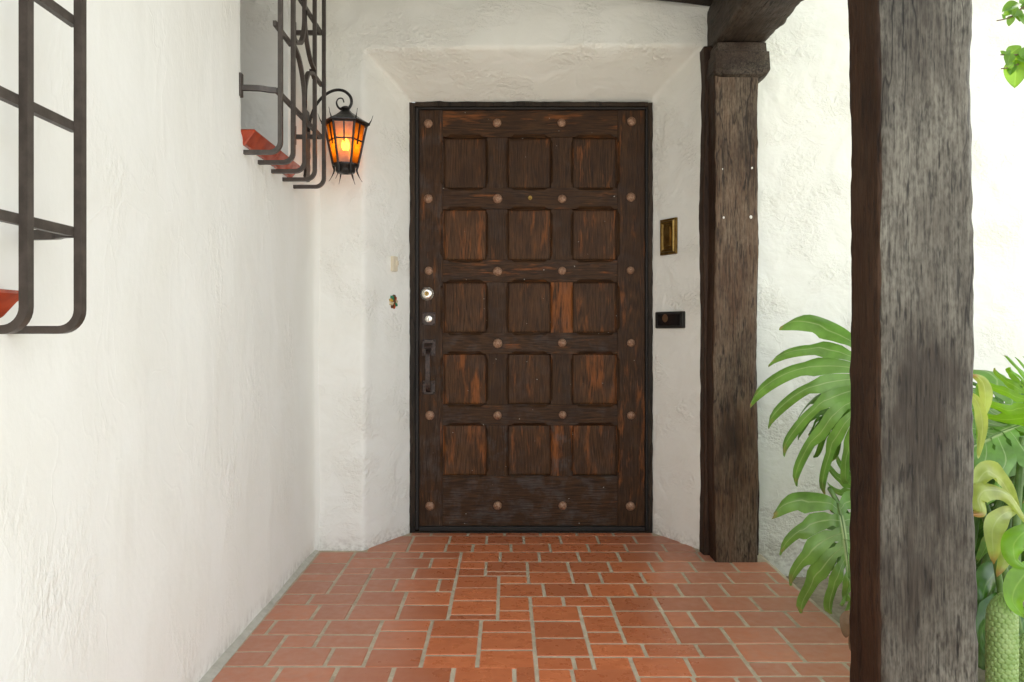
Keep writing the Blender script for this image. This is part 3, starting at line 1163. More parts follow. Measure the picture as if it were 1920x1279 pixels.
for ri, (a, b) in enumerate(rows_):
    for ci, (p, q) in enumerate(cols):
        V, Fc = box_vf(dx(p) - .012, dx(q) + .012, FR + .024, FR + .04, dz(b) - .012, dz(a) + .012)
        # raised, softly rounded field
        x0, x1, z0, z1 = dx(p) + .001, dx(q) - .001, dz(b) + .001, dz(a) - .001
        V2, F2 = [], []
        for (ins, y) in ((0, .0238), (.004, .0195), (.012, .0180)):
            for (xx, zz) in ((x0 + ins, z0 + ins), (x1 - ins, z0 + ins), (x1 - ins, z1 - ins), (x0 + ins, z1 - ins)):
                V2.append((xx, FR + y, zz))
        for j in range(2):
            for i in range(4):
                F2.append([j * 4 + i, j * 4 + (i + 1) % 4, j * 4 + 4 + (i + 1) % 4, j * 4 + 4 + i])
        F2.append([8, 9, 10, 11])
        V, Fc = merge([(V, Fc), (V2, F2)])
        o = add('panel', V, Fc, M['door_v'], door, ((x0 + x1) / 2, FR, (z0 + z1) / 2))
        o.color = (pw[ri][ci] + .02, .12 if ri < 3 else .25, ((.35, .30, .30), (.85, .8, .75), (.6, .5, .55), (.6, .55, .65), (.75, .45, .5))[ri][ci], 1)

# studs
def stud_mesh():
    prof = [(.0215, -.001), (.0215, .003), (.019, .0065), (.012, .0115), (.004, .0145), (.0008, .015)]
    V, Fc = lathe_vf((0, 0, 0), (0, -1, 0), prof, 14)
    V = [v + Vector((.0016 * nz(v, 120, 3), .0016 * nz(v, 140, 5), .0016 * nz(v, 120, 7))) for v in V]
    return V, Fc


stud0 = None
spots = [(803, 232), (932, 231), (1053, 231), (1184, 228), (803, 373), (933, 373), (1054, 373), (1183, 370),
         (804, 508), (933, 509), (1054, 508), (1182, 507), (933, 644), (1054, 643), (1183, 643),
         (806, 779), (933, 779), (1055, 778), (1183, 779), (806, 949), (933, 948), (1055, 948), (1182, 949)]
for i, (sx, sy) in enumerate(spots):
    w = (dx(sx), FR - .0008, dz(sy))
    if stud0 is None:
        V, Fc = stud_mesh()
        stud0 = add('stud', V, Fc, M['rust'], None, (0, 0, 0), smooth=True)
        put(stud0, w, door)
    else:
        o = dup(stud0, w, door, (random.uniform(-.1, .1), random.uniform(0, 6.28), random.uniform(-.1, .1)))
        k = random.uniform(.88, 1.08) * (.82 if (sx > 1180 and 400 < sy < 700) else 1)
        o.scale = (k, 1, k)

# peephole, deadbolt, lower lock
p = Vector((dx(994), FR + .001, dz(371)))
V, Fc = lathe_vf(p, (0, -1, 0), [(.011, 0), (.011, .003), (.008, .005), (.0055, .004), (.004, .002)], 18)
add('peephole', V, Fc, M['brass'], door, p, smooth=True)
p = Vector((dx(801), FR, dz(551)))
V, Fc = lathe_vf(p, (0, -1, 0), [(.034, 0), (.034, .004), (.031, .010), (.027, .012), (.026, .018), (.023, .021), (.012, .0215)], 32)
db = add('deadbolt', V, Fc, M['steel'], door, p, smooth=True)
V, Fc = lathe_vf(p, (0, -1, 0), [(.011, .0205), (.011, .0245), (.009, .0255)], 20)
add('cylinder', V, Fc, M['brass'], db, p)
V, Fc = box_vf(p.x - .0013, p.x + .0013, p.y - .0262, p.y - .02, p.z - .006, p.z + .006)
add('keyhole', V, Fc, M['dark'], db, p)

p = Vector((dx(804), FR, dz(598)))


def plate_vf(c, w, h, t, b=.003, n=10):
    """iron plate with slightly waisted hammered edges"""
    V, Fc = box_vf(c.x - w / 2, c.x + w / 2, c.y - t, c.y, c.z - h / 2, c.z + h / 2, b)
    return V, Fc


V, Fc = plate_vf(p, .064, .064, .005)
lk = add('lock_plate', V, Fc, M['old_iron'], door, p)
V, Fc = lathe_vf(p, (0, -1, 0), [(.018, .004), (.018, .009), (.016, .011), (.006, .011)], 24)
add('cylinder', V, Fc, M['steel'], lk, p, smooth=True)
V, Fc = box_vf(p.x - .0018, p.x + .0018, p.y - .0125, p.y - .008, p.z - .009, p.z + .003)
add('keyhole', V, Fc, M['dark'], lk, p)
for sx in (-1, 1):
    for sz in (-1, 1):
        q = p + Vector((sx * .025, -.005, sz * .025))
        V, Fc = lathe_vf(q, (0, -1, 0), [(.0048, -.001), (.0042, .002), (.001, .0032)], 9)
        add('rivet', V, Fc, M['old_iron'], lk, q, smooth=True)

# handle: thumb plate, thumb press, grip bar, lower plate
hp = Vector((dx(804), FR, dz(690)))
V, Fc = plate_vf(Vector((dx(804), FR, dz(652))), .066, .080, .005)
hd = add('handle', V, Fc, M['old_iron'], door, hp)
V, Fc = plate_vf(Vector((dx(804), FR, dz(727))), .062, .066, .005)
add('lower_plate', V, Fc, M['old_iron'], hd, hp)
path = spline([(dx(804), FR - .002, dz(657)), (dx(804), FR - .030, dz(660)), (dx(804), FR - .045, dz(672)), (dx(804), FR - .047, dz(700)), (dx(804), FR - .040, dz(724)), (dx(804), FR - .020, dz(732)), (dx(804), FR - .002, dz(733))], 6)
V, Fc = sweep_vf(path, (1, 0, 0), .021, .012)
add('grip', V, Fc, M['old_iron'], hd, hp)
path = spline([(dx(804), FR - .004, dz(646)), (dx(804), FR - .025, dz(645)), (dx(804), FR - .042, dz(649)), (dx(804), FR - .048, dz(653))], 5)
V, Fc = sweep_vf(path, (1, 0, 0), .036, .008)
add('thumb_press', V, Fc, M['old_iron'], hd, hp)
for (qx, qy) in ((794, 639), (814, 639), (794, 664), (814, 664), (794, 718), (814, 718), (794, 737), (814, 737)):
    q = Vector((dx(qx), FR - .005, dz(qy)))
    V, Fc = lathe_vf(q, (0, -1, 0), [(.0046, -.001), (.004, .002), (.001, .003)], 9)
    add('rivet', V, Fc, M['old_iron'], hd, q, smooth=True)

# frame, weather strip, bottom sweep
FY = DY - .022


def frame_piece(x0, x1, z0, z1, axis):
    L = (z1 - z0) if axis == 'z' else (x1 - x0)
    n = int(L / .02)
    V, Fc = [], []
    for i in range(n + 1):
        t = i / n
        if axis == 'z':
            z = z0 + L * t
            wob = .004 * nz((x0, 0, z), 12, 4) + .002 * nz((x0, 0, z), 45, 8)
            o0 = x0 - wob if x0 < 0 else x0
            o1 = x1 + wob if x0 > 0 else x1
            sec = [(o0, FY + .06), (o0, FY), (o1, FY), (o1, FY + .06)]
            V += [(a, b, z) for a, b in sec]
        else:
            x = x0 + L * t
            wob = .004 * nz((x, 0, z0), 12, 4) + .002 * nz((x, 0, z0), 45, 8)
            V += [(x, FY + .06, z0), (x, FY, z0), (x, FY, z1 + wob), (x, FY + .06, z1 + wob)]
    for j in range(n):
        for q in range(4):
            f_ = [j * 4 + q, j * 4 + (q + 1) % 4, (j + 1) * 4 + (q + 1) % 4, (j + 1) * 4 + q]
            Fc.append(f_ if axis == 'z' else f_)
    Fc.append([3, 2, 1, 0]); Fc.append([n * 4 + q for q in range(4)])
    add('frame', V, Fc, M['frame_wood'], door, ((x0 + x1) / 2, FY, (z0 + z1) / 2))


frame_piece(dx(769), dx(779), 0.0, dz(195), 'z')
frame_piece(dx(1214), dx(1222), 0.0, dz(195), 'z')
frame_piece(dx(779) + .0005, dx(1214) - .0005, dz(202), dz(193.5), 'x')
box('weather_strip', dx(779.3), dx(785.2), FY + .008, FY + .04, .012, dz(203), M['rubber'], door, .002)
box('weather_strip', dx(1209.8), dx(1213.8), FY + .008, FY + .04, .012, dz(203), M['rubber'], door, .002)
box('weather_strip', dx(785.6), dx(1209.4), FY + .010, FY + .04, dz(206.3), dz(202.4), M['rubber'], door, .002)
V, Fc = box_vf(dx(786), dx(1209), FR - .012, FR + .03, dz(994.5), dz(986.6), .0025)
add('door_sweep', V, Fc, M['rubber'], door, (0.12, FR, dz(990)))
# nail heads down the strip
for i in range(17):
    for xx in (781.5, 1211.8):
        q = Vector((dx(xx), FY + .0082, .10 + i * .118))
        V, Fc = lathe_vf(q, (0, -1, 0), [(.0028, -.001), (.0022, .0012), (.0006, .002)], 7)
        add('nail', V, Fc, M['strip_metal'], door, q)
box('threshold', dx(779.3), dx(1213.8), FY - .004, FY + .075, -.02, .0055, M['frame_wood'], door, .002)
# dark void behind, so that no light comes through the gaps
box('backing', dx(770), dx(1220), DY + .05, DY + .06, -.02, dz(195), M['frame_wood'], door)

# ------------------------------------------------------------------ window grilles
BX = WX + 0.120        # plane of the bars


def bar_path(y, z_bot, z_top, r=.034):
    pts = [Vector((WX - .03, y, z_bot)), Vector((BX - r, y, z_bot))]
    for i in range(1, 9):
        a = R(90 * i / 8)
        pts.append(Vector((BX - r + r * math.sin(a), y, z_bot + r - r * math.cos(a))))
    pts.append(Vector((BX, y, z_top - r)))
    for i in range(1, 9):
        a = R(90 * i / 8)
        pts.append(Vector((BX - r + r * math.cos(a), y, z_top - r + r * math.sin(a))))
    pts.append(Vector((WX - .03, y, z_top)))
    return pts


def grille(name, ys_, zb_, zt_, hz, standoff, label, scroll=None):
    g = empty(name, (WX, sum(ys_) / len(ys_), zb_))
    tag(g, label, 'window grille', 'iron window grilles on the side wall')
    src = None
    for i, y in enumerate(ys_):
        if scroll and i == scroll[0]:
            continue
        if src is None:
            V, Fc = sweep_vf(bar_path(y, zb_, zt_), (0, 1, 0), .0145, .0135)
            src = add('bar', V, Fc, M['iron'], g, (WX, y, zb_))
        else:
            dup(src, (WX, y, zb_), g)
    for (z, spans, so) in hz:
        for (a, b) in spans:
            pts = [Vector((BX - .012, a, z)), Vector((BX - .012, (a + b) / 2, z)), Vector((BX - .012, b, z))]
            V, Fc = sweep_vf(pts, (0, 0, 1), .016, .011)
            add('cross_bar', V, Fc, M['iron'], g, (BX, (a + b) / 2, z))
        if so:
            for (yb, yw) in so:
                pts = spline([(BX - .012, yb, z - .001), (BX - .035, yb + (yw - yb) * .25, z - .001), (BX - .06, yb + (yw - yb) * .75, z - .001), (WX + .002, yw, z - .001)], 5)
                V, Fc = sweep_vf(pts, (0, 0, 1), .017, .011)
                add('stand_off', V, Fc, M['iron'], g, (WX, yw, z))
                box('wall_plate', WX - .004, WX + .009, yw - .011, yw + .011, z - .030, z + .044, M['iron'], g, .002)
    return g


sp = .137
ysf = [2.305 + sp * i for i in range(5)]
g1 = grille('window_grille', ysf, 1.540, 2.42,
            [(1.738, [(ysf[0] - .004, ysf[4] + .004)], [(ysf[0] - .004, 2.275), (ysf[4] - .003, 2.85)]),
             (1.945, [(ysf[0] - .022, ysf[1] + .012), (ysf[3] - .012, ysf[4] + .004)], None),
             (2.150, [(ysf[0] - .004, ysf[4] + .004)], [(ysf[4] - .003, 2.85)])],
            None, 'scrolled iron window grille high on the wall beside the lit lantern', scroll=(2,))
y3 = ysf[2]
# the middle bar, forked into curves that meet its neighbours
V, Fc = sweep_vf([p_ for p_ in bar_path(y3, 1.540, 2.42) if p_.z < 1.60] + [Vector((BX, y3, 1.775))], (0, 1, 0), .0145, .0135)
add('bar', V, Fc, M['iron'], g1, (WX, y3, 1.54))
V, Fc = sweep_vf([Vector((BX, y3, 2.115))] + [p_ for p_ in bar_path(y3, 1.540, 2.42) if p_.z > 2.3], (0, 1, 0), .0145, .0135)
add('bar', V, Fc, M['iron'], g1, (WX, y3, 2.1))
for sgn in (-1, 1):
    for up in (-1, 1):
        zj = 1.945 - up * .175
        pts = [(BX, y3, zj), (BX, y3 + sgn * .004, zj + up * .05), (BX, y3 + sgn * .030, zj + up * .105), (BX, y3 + sgn * .075, zj + up * .150), (BX, y3 + sgn * (sp - .008), zj + up * .168)]
        if sgn * up > 0:
            pts = [(BX, y3, zj), (BX, y3 + sgn * .006, zj + up * .07), (BX, y3 + sgn * .045, zj + up * .135), (BX, y3 + sgn * (sp - .03), zj + up * .158), (BX, y3 + sgn * (sp - .008), zj + up * .150)]
        V, Fc = sweep_vf(spline(pts, 7), (1, 0, 0), .0145, .012)
        add('scroll', V, Fc, M['iron'], g1, (BX, y3, 1.945))

ysn = [1.222 - .137 * i for i in range(6)][::-1]
grille('window_grille', ysn, 0.969, 1.90,
       [(1.135, [(ysn[0] - .004, ysn[-1] + .004)], [(ysn[-1] - .003, 1.255), (ysn[0], ysn[0] - .03)]),
        (1.313, [(ysn[0] - .004, ysn[-1] + .004)], None),
        (1.492, [(ysn[0] - .004, ysn[-1] + .004)], None),
        (1.67, [(ysn[0] - .004, ysn[-1] + .004)], None)],
       None, 'plain iron window grille at the left edge, closest to the camera')

# ------------------------------------------------------------------ lantern
LD = 3.0
LC = Vector(((648 - VX) / S(LD), LD, 0))


def lz(py): return H + (VY - py) / S(LD)


lan = empty('wall_lantern', (LC.x, LD, lz(325)))
tag(lan, 'lit black iron lantern with amber glass and curled bracket', 'lantern')


def hexpt(R_, k, z, rot=0):
    a = R(60 * k + rot)
    return Vector((LC.x + R_ * math.cos(a), LC.y + R_ * math.sin(a), z))


ROT = 7
z_t, z_b = lz(233), lz(311)
Rt, Rb = .083, .050
# panes
for k in range(6):
    a, b = hexpt(Rt - .004, k, z_t - .002, ROT), hexpt(Rt - .004, k + 1, z_t - .002, ROT)
    c_, d_ = hexpt(Rb - .004, k + 1, z_b + .004, ROT), hexpt(Rb - .004, k, z_b + .004, ROT)
    n_ = ((b - a).cross(d_ - a)).normalized() * .0015
    V = [a + n_, b + n_, c_ + n_, d_ + n_, a - n_, b - n_, c_ - n_, d_ - n_]
    Fc = [[0, 1, 2, 3], [7, 6, 5, 4], [0, 4, 5, 1], [1, 5, 6, 2], [2, 6, 7, 3], [3, 7, 4, 0]]
    pane = add('pane', V, Fc, M['amber'], lan, (a + b + c_ + d_) / 4)
    # leading: a cross on each pane
    out = ((a + b + c_ + d_) / 4 - Vector((LC.x, LC.y, (z_t + z_b) / 2)))
    out.z = 0
    out = out.normalized() * .004
    mt, mb_ = (a + b) / 2 + out, (d_ + c_) / 2 + out
    lo_, ro_ = a.lerp(d_, .42) + out, b.lerp(c_, .42) + out
    parts = [sweep_vf([mt, mt.lerp(mb_, .25), mt.lerp(mb_, .52)], out, .004, .006), sweep_vf([lo_, (lo_ + ro_) / 2, ro_], out, .004, .006)]
    V, Fc = merge(parts)
    add('leading', V, Fc, M['black_iron'], pane, (a + b + c_ + d_) / 4)
# corner straps with curled spikes
for k in range(6):
    o_ = Vector((math.cos(R(60 * k + ROT)), math.sin(R(60 * k + ROT)), 0))
    up = hexpt(Rt, k, z_t, ROT)
    dn = hexpt(Rb, k, z_b, ROT)
    pts = [up + o_ * .030 + Vector((0, 0, .040)), up + o_ * .022 + Vector((0, 0, .018)), up + o_ * .012 + Vector((0, 0, .002)), up + o_ * .004 + Vector((0, 0, -.006)),
           up.lerp(dn, .3) + o_ * .003, up.lerp(dn, .7) + o_ * .002, dn + o_ * .001, dn + o_ * -.004 + Vector((0, 0, -.018)), dn + o_ * .004 + Vector((0, 0, -.042)), dn + o_ * .018 + Vector((0, 0, -.066))]
    path = spline(pts, 5)
    m = len(path)
    tp = []
    for i in range(m):
        t = i / (m - 1)
        tp.append(max(.22, min(1, t / .28)) * max(.22, min(1, (1 - t) / .25)))
    side_ = Vector((0, 0, 1)).cross(o_)
    V, Fc = sweep_vf(path, side_, .0095, n=7, taper=tp)
    V = [v + Vector((.0007 * nz(v, 220, 1), .0007 * nz(v, 220, 2), .0007 * nz(v, 220, 3))) for v in V]
    add('corner_strap', V, Fc, M['black_iron'], lan, up, smooth=True)
# roof: shallow six-sided hood
V, Fc = [], []
for (rr, z) in ((.100, z_t - .002), (.100, z_t + .005), (.060, lz(221)), (.024, lz(210)), (.016, lz(206))):
    for k in range(6):
        V.append(hexpt(rr, k, z, ROT))
for j in range(4):
    for k in range(6):
        Fc.append([j * 6 + k, j * 6 + (k + 1) % 6, (j + 1) * 6 + (k + 1) % 6, (j + 1) * 6 + k])
Fc.append([24 + k for k in range(6)])
Fc.append([5, 4, 3, 2, 1, 0])
add('hood', V, Fc, M['black_iron'], lan, (LC.x, LC.y, z_t))
V, Fc = lathe_vf((LC.x, LC.y, lz(206)), (0, 0, 1), [(.015, 0), (.019, .004), (.019, .008), (.012, .013)], 16)
add('cap', V, Fc, M['black_iron'], lan, (LC.x, LC.y, lz(206)), smooth=True)
# bottom ring
V, Fc = [], []
for (rr, z) in ((Rb + .002, z_b + .006), (Rb + .004, z_b - .001), (.040, z_b - .006), (.040, z_b - .024), (.036, z_b - .030), (.012, z_b - .032)):
    for k in range(24):
        a = R(15 * k)
        q = 1.0
        V.append((LC.x + rr * math.cos(a), LC.y + rr * math.sin(a), z))
for j in range(5):
    for k in range(24):
        Fc.append([j * 24 + k, (j + 1) * 24 + k, (j + 1) * 24 + (k + 1) % 24, j * 24 + (k + 1) % 24])
Fc.append([5 * 24 + k for k in range(24)])
add('base_ring', V, Fc, M['black_iron'], lan, (LC.x, LC.y, z_b), smooth=True)
# top rim
V, Fc = [], []
for (rr, z) in ((Rt + .003, z_t), (Rt + .003, z_t - .007), (Rt - .006, z_t - .007), (Rt - .006, z_t)):
    for k in range(6):
        V.append(hexpt(rr, k, z, ROT))
for j in range(4):
    for k in range(6):
        Fc.append([j * 6 + k, ((j + 1) % 4) * 6 + k, ((j + 1) % 4) * 6 + (k + 1) % 6, j * 6 + (k + 1) % 6])
add('rim', V, Fc, M['black_iron'], lan, (LC.x, LC.y, z_t))
# bulb
bc = Vector((LC.x, LC.y, lz(272)))
V, Fc = lathe_vf(bc, (0, 0, 1), [(.002, -.026), (.012, -.020), (.0165, -.008), (.0165, .004), (.011, .018), (.004, .030)], 16)
add('bulb', V, Fc, M['bulb'], lan, bc, smooth=True)
V, Fc = lathe_vf((LC.x, LC.y, z_b - .02), (0, 0, 1), [(.012, 0), (.012, bc.z - .024 - z_b + .02)], 12)
add('socket', V, Fc, M['ivory'], lan, bc)
ld = bpy.data.lights.new('lantern_light', 'POINT')
ld.energy = 0.10
ld.color = (1.0, 0.82, 0.58)
ld.shadow_soft_size = 0.02
lo = bpy.data.objects.new('lantern_light', ld)
COL.objects.link(lo)
put(lo, bc + Vector((0, 0, .002)), lan)
# bracket: curl from the wall plate over the top
def lp(px, py): return Vector(((px - VX) / S(LD), LD + .012 * sstep(600, 575, px), lz(py)))
path = spline([lp(577, 246), lp(581, 222), lp(590, 200), (lp(606, 181)), lp(625, 170), lp(643, 170), lp(656, 180), lp(659, 193), lp(653, 204), lp(643, 206), lp(634, 201), lp(631, 192), lp(635, 185), lp(642, 185), lp(645, 192)], 6)
m = len(path)
V, Fc = sweep_vf(path, (0, 1, 0), .0125, n=8, taper=[max(.45, min(1, (1 - i / (m - 1)) / .4)) for i in range(m)])
add('bracket', V, Fc, M['black_iron'], lan, lp(577, 246), smooth=True)
V, Fc = [], []
n = 22
for i in range(n + 1):
    z = lz(338) + (lz(206) - lz(338)) * i / n
    w = .030 + .005 * math.sin(i * 1.7) + (-.012 if i in (0, n) else 0)
    for (xx, yy_) in ((WX - .004, LD + .02 - w), (WX + .012, LD + .02 - w), (WX + .012, LD + .02 + w), (WX - .004, LD + .02 + w)):
        V.append((xx, yy_, z))
for j in range(n):
    for q in range(4):
        Fc.append([j * 4 + q, j * 4 + (q + 1) % 4, (j + 1) * 4 + (q + 1) % 4, (j + 1) * 4 + q])
Fc += [[3, 2, 1, 0], [n * 4 + q for q in range(4)]]
add('back_plate', V, Fc, M['black_iron'], lan, (WX, LD, lz(270)))
V, Fc = sweep_vf([(WX, LD + .02, lz(256)), (WX + .05, LD + .015, lz(256)), (LC.x - .082, LD, lz(252))], (0, 1, 0), .012, .010)
add('stay', V, Fc, M['black_iron'], lan, (WX, LD, lz(256)))

# ------------------------------------------------------------------ things on the splayed jambs
def jamb_frame(px, left):
    """point on the splayed jamb at photo column px, with tangent (towards the room) and normal"""
    k = (px - VX) / F
    if left:
        x0, sx = XO0, XI0 - XO0
    else:
        x0, sx = XO1, XI1 - XO1
    d0, sd = WY, DY - WY
    t = (k * d0 - x0) / (sx - k * sd)
    x, d = x0 + sx * t, d0 + sd * t
    tan = Vector((-sx, -sd, 0)).normalized()
    nor = Vector((tan.y, -tan.x, 0))
    if nor.y > 0:
        nor = -nor
    if (nor.x < 0) == left:
        nor = Vector((-nor.x, nor.y, 0))
    return x, d, tan, nor


def on_jamb(px, py, left):
    x, d, tan, nor = jamb_frame(px, left)
    return Vector((x, d, H - (py - VY) / F * d)) + nor * .003, tan, nor


def jbox(name, c, tan, nor, w, h, t0, t1, mat, parent=None, b=.002, origin=None):
    V, Fc = box_vf(-w / 2, w / 2, t0, t1, -h / 2, h / 2, b)
    V = [c + tan * v.x + nor * v.y + Vector((0, 0, v.z)) for v in V]
    return add(name, V, Fc, mat, parent, origin if origin is not None else c)


# brass switch plate
c, tan, nor = on_jamb(1255, 444, False)
sw = empty('switch_plate', c)
tag(sw, 'brass switch plate on the plaster right of the door', 'switch plate')
jbox('plate', c, tan, nor, .108, .168, -.012, .007, M['brass'], sw, .003)
V, Fc = [], []
for (ins, o_) in ((.010, .007), (.014, .014), (.024, .012), (.026, .008)):
    for (a, b) in ((-1, -1), (1, -1), (1, 1), (-1, 1)):
        V.append(c + tan * (a * (.054 - ins)) + nor * o_ + Vector((0, 0, b * (.084 - ins))))
for j in range(3):
    for i in range(4):
        Fc.append([j * 4 + i, j * 4 + (i + 1) % 4, j * 4 + 4 + (i + 1) % 4, j * 4 + 4 + i])
Fc.append([12, 13, 14, 15])
add('raised_rim', V, Fc, M['brass'], sw, c)
jbox('rocker', c, tan, nor, .040, .088, .006, .013, M['brass'], sw, .002)

# black intercom box
c, tan, nor = on_jamb(1258, 600, False)
ic = empty('intercom', c)
tag(ic, 'small black horizontal intercom box on the wall below the brass plate', 'intercom')
jbox('case', c, tan, nor, .188, .078, -.012, .012, M['black_case'], ic, .006)
jbox('screen', c, tan, nor, .150, .052, .010, .0135, M['black_gloss'], ic, .001)
q = c + tan * -.022 + nor * .0136 + Vector((0, 0, .008))  # copper-coloured disc standing in for a reflection on the glossy face
V, Fc = lathe_vf(q, nor, [(.020, -.001), (.019, .0008), (.006, .0012)], 12)
V = [q + (v - q) * Vector((1, 1, .75)).x for v in V]
add('reflection_disc', V, Fc, mat_metal('copper_reflection', (0.16, 0.085, 0.045), .35, .5), ic, q)

# ivory sensor
c, tan, nor = on_jamb(737.5, 495, True)
sn = empty('door_sensor', c)
tag(sn, 'small ivory plastic rectangle on the plaster left of the door', 'door sensor')
jbox('body', c, tan, nor, .034, .070, -.010, .010, M['ivory'], sn, .003)
jbox('tab', c + tan * -.012 + Vector((0, 0, .004)), tan, nor, .010, .020, .002, .016, M['ivory'], sn, .002, c)

# mosaic rosette round an old bell push
c, tan, nor = on_jamb(736, 566, True)
ro = empty('ceramic_rosette', c)
tag(ro, 'tiny multicoloured ceramic rosette on the plaster below the ivory sensor', 'ornament')
pal = ['cer_gold', 'cer_green', 'cer_brown', 'cer_red', 'cer_cream', 'cer_green', 'cer_red', 'cer_brown', 'cer_cream']
for k in range(9):
    a = 2 * math.pi * k / 9 + .3
    r1 = .032
    pts = []
    for (rr, da) in ((.006, -.25), (.006, .25), (r1 * .8, .30), (r1, .0), (r1 * .8, -.30)):
        pts.append((rr * math.cos(a + da) * .85, rr * math.sin(a + da) * 1.08))
    V = [c + tan * x_ + Vector((0, 0, z_)) + nor * -.006 for x_, z_ in pts] + [c + tan * (x_ * .95) + Vector((0, 0, z_ * .95)) + nor * (.007 + .002 * (k % 3)) for x_, z_ in pts]
    Fc = [[5, 6, 7, 8, 9]] + [[i, (i + 1) % 5, 5 + (i + 1) % 5, 5 + i] for i in range(5)]
    add('petal', V, Fc, M[pal[k]], ro, c)
V, Fc = lathe_vf(c, nor, [(.009, -.004), (.009, .010), (.005, .013)], 12)
add('centre', V, Fc, M['cer_brown'], ro, c)

# ------------------------------------------------------------------ plants
def leaf_vf(L, Wd, seed, nl=7, droop=.35, arch=.25, fold=.15, cut=.44, curl=.05, holes=True, sweepf=.55):
    """split leaf: lobes on both sides of a midrib. local x across, y along, z face"""
    rnd = random.Random(seed)
    V, Fc, UV = [], [], []
    na, nv = 4, 18
    for sgn in (-1, 1):
        v0 = [cut * rnd.uniform(.75, 1.35) for _ in range(nl + 1)]
        gp = [rnd.uniform(.75, 1.2) for _ in range(nl + 1)]
        for k in range(nl):
            base_i = len(V)
            lobelen = rnd.uniform(.9, 1.08)
            dr = rnd.uniform(.7, 1.4)
            for iv in range(nv + 1):
                v = iv / nv
                for ia in range(na + 1):
                    a = ia / na
                    e0, e1 = k, k + 1

                    def gap(vv, idx):
                        if idx == 0 or idx == nl:
                            g = 0.0
                        else:
                            g = .31 * gp[idx] * sstep(v0[idx], v0[idx] + .14, vv) + .10 * sstep(.6, 1., vv)
                            if holes and v0[idx] > .40:
                                g += .20 * max(0, math.sin(math.pi * (vv - .13) / .11)) if .13 < vv < .24 else 0
                        return g
                    gl, gr = gap(v, k), gap(v, k + 1)
                    lo_ = gl * .8
                    hi_ = 1 - gr * .8
                    # round the lobe's end, a little hooked towards the tip
                    tipk = math.sqrt(max(0.0, 1 - (max(0, v - .84) / .16) ** 2))
                    mid_ = (lo_ + hi_) / 2 + .16 * (1 - tipk)
                    aa = mid_ + (lo_ + (hi_ - lo_) * a - (lo_ + hi_) / 2) * max(tipk, .22)
                    t = (k + aa) / nl
                    th = R(-68 + 150 * t ** .85)
                    ln = Wd * (.72 + .55 * math.sin(math.pi * min(1, t * .95 + .12))) * lobelen
                    if t > .8:
                        ln *= 1 - .35 * (t - .8) / .2
                    my = L * (.02 + .86 * t)
                    bend = th + sweepf * v * (1 - t * .5)
                    x = sgn * ln * v * math.cos(bend)
                    y = my + ln * v * math.sin(bend)
                    ax = abs(x)
                    z = fold * ax - droop * dr * (ln * v) ** 2 / Wd - arch * (max(0, y) / L) ** 2 * L
                    z -= curl * Wd * ((2 * a - 1) ** 2) * sstep(.2, .8, v)
                    z += .006 * math.sin(v * 9 + k)
                    V.append(Vector((x, y, z)))
                    UV.append((a, v))
            for iv in range(nv):
                for ia in range(na):
                    q = base_i + iv * (na + 1) + ia
                    f_ = [q, q + 1, q + na + 2, q + na + 1]
                    Fc.append(f_ if sgn < 0 else f_[::-1])
    return V, Fc, UV


def frame_from(d, nrm):
    y = Vector(d).normalized()
    z = Vector(nrm)
    z = (z - y * z.dot(y)).normalized()
    x = y.cross(z)
    return Matrix((x, y, z)).transposed()


def place_leaf(plant, base, d, nrm, L, Wd, seed, mat, stem_to=None, **kw):
    V, Fc, UV = leaf_vf(L, Wd, seed, **kw)
    Mx = frame_from(d, nrm)
    V = [Mx @ v + base for v in V]
    lf = add('leaf', V, Fc, mat, plant, base, smooth=True, uvs=UV)
    # midrib as a raised cord
    rib = []
    for i in range(13):
        t = i / 12
        y = L * (.0 + .93 * t)
        rib.append(Mx @ Vector((0, y, .0035 - kw.get('arch', .25) * (y / L) ** 2 * L)) + base)
    Vr, Fr = sweep_vf(rib, Mx @ Vector((1, 0, 0)), .009, n=6, taper=[1 - .8 * i / 12 for i in range(13)])
    add('midrib', Vr, Fr, M['stem'], lf, base, smooth=True)
    if stem_to is not None:
        s0 = Vector(stem_to)
        mid_ = (s0 + base) / 2 + Vector((0, .02, .10))
        back = base - (Mx @ Vector((0, 1, 0))) * .05 - (Mx @ Vector((0, 0, 1))) * .03
        pth = spline([s0, mid_.lerp(s0, .4), mid_, back, base], 7)
        m = len(pth)
        Vs, Fs = sweep_vf(pth, (0.3, 1, 0.1), .026, n=9, taper=[1 - .55 * i / (m - 1) for i in range(m)])
        add('stem', Vs, Fs, M['stem'], plant, s0, smooth=True)
    return lf


# monstera between the two timbers
pl1 = empty('monstera_plant', (1.35, 2.45, -.06))
tag(pl1, 'split-leaf monstera with two big leaves showing between column and post', 'plant', 'monstera plants in the soil bed')
place_leaf(pl1, at(1618, 655, 2.42), (-.16, -.30, -.92), (-.30, -.70, .64), .29, .285, 11, M['leaf'], stem_to=(1.33, 2.5, -.06), droop=.36, arch=.22, nl=9, fold=.05, cut=.40)
place_leaf(pl1, at(1571, 945, 2.25), (.03, -.45, -.88), (-.05, -.76, .64), .235, .155, 23, M['leaf'], stem_to=(1.25, 2.35, -.08), droop=.7, arch=.25, nl=6, fold=-.05, cut=.50, sweepf=.8, curl=.09)
place_leaf(pl1, at(1600, 985, 2.55), (-.5, -.1, -.75), (-.4, -.8, .45), .16, .09, 31, M['leaf_dark'], stem_to=(1.3, 2.6, -.08), droop=.5, nl=6)
place_leaf(pl1, at(1618, 935, 2.50), (-.30, -.2, .75), (-.3, -.85, .1), .10, .075, 37, M['leaf'], stem_to=(1.32, 2.55, -.08), droop=.4, nl=5, holes=False)
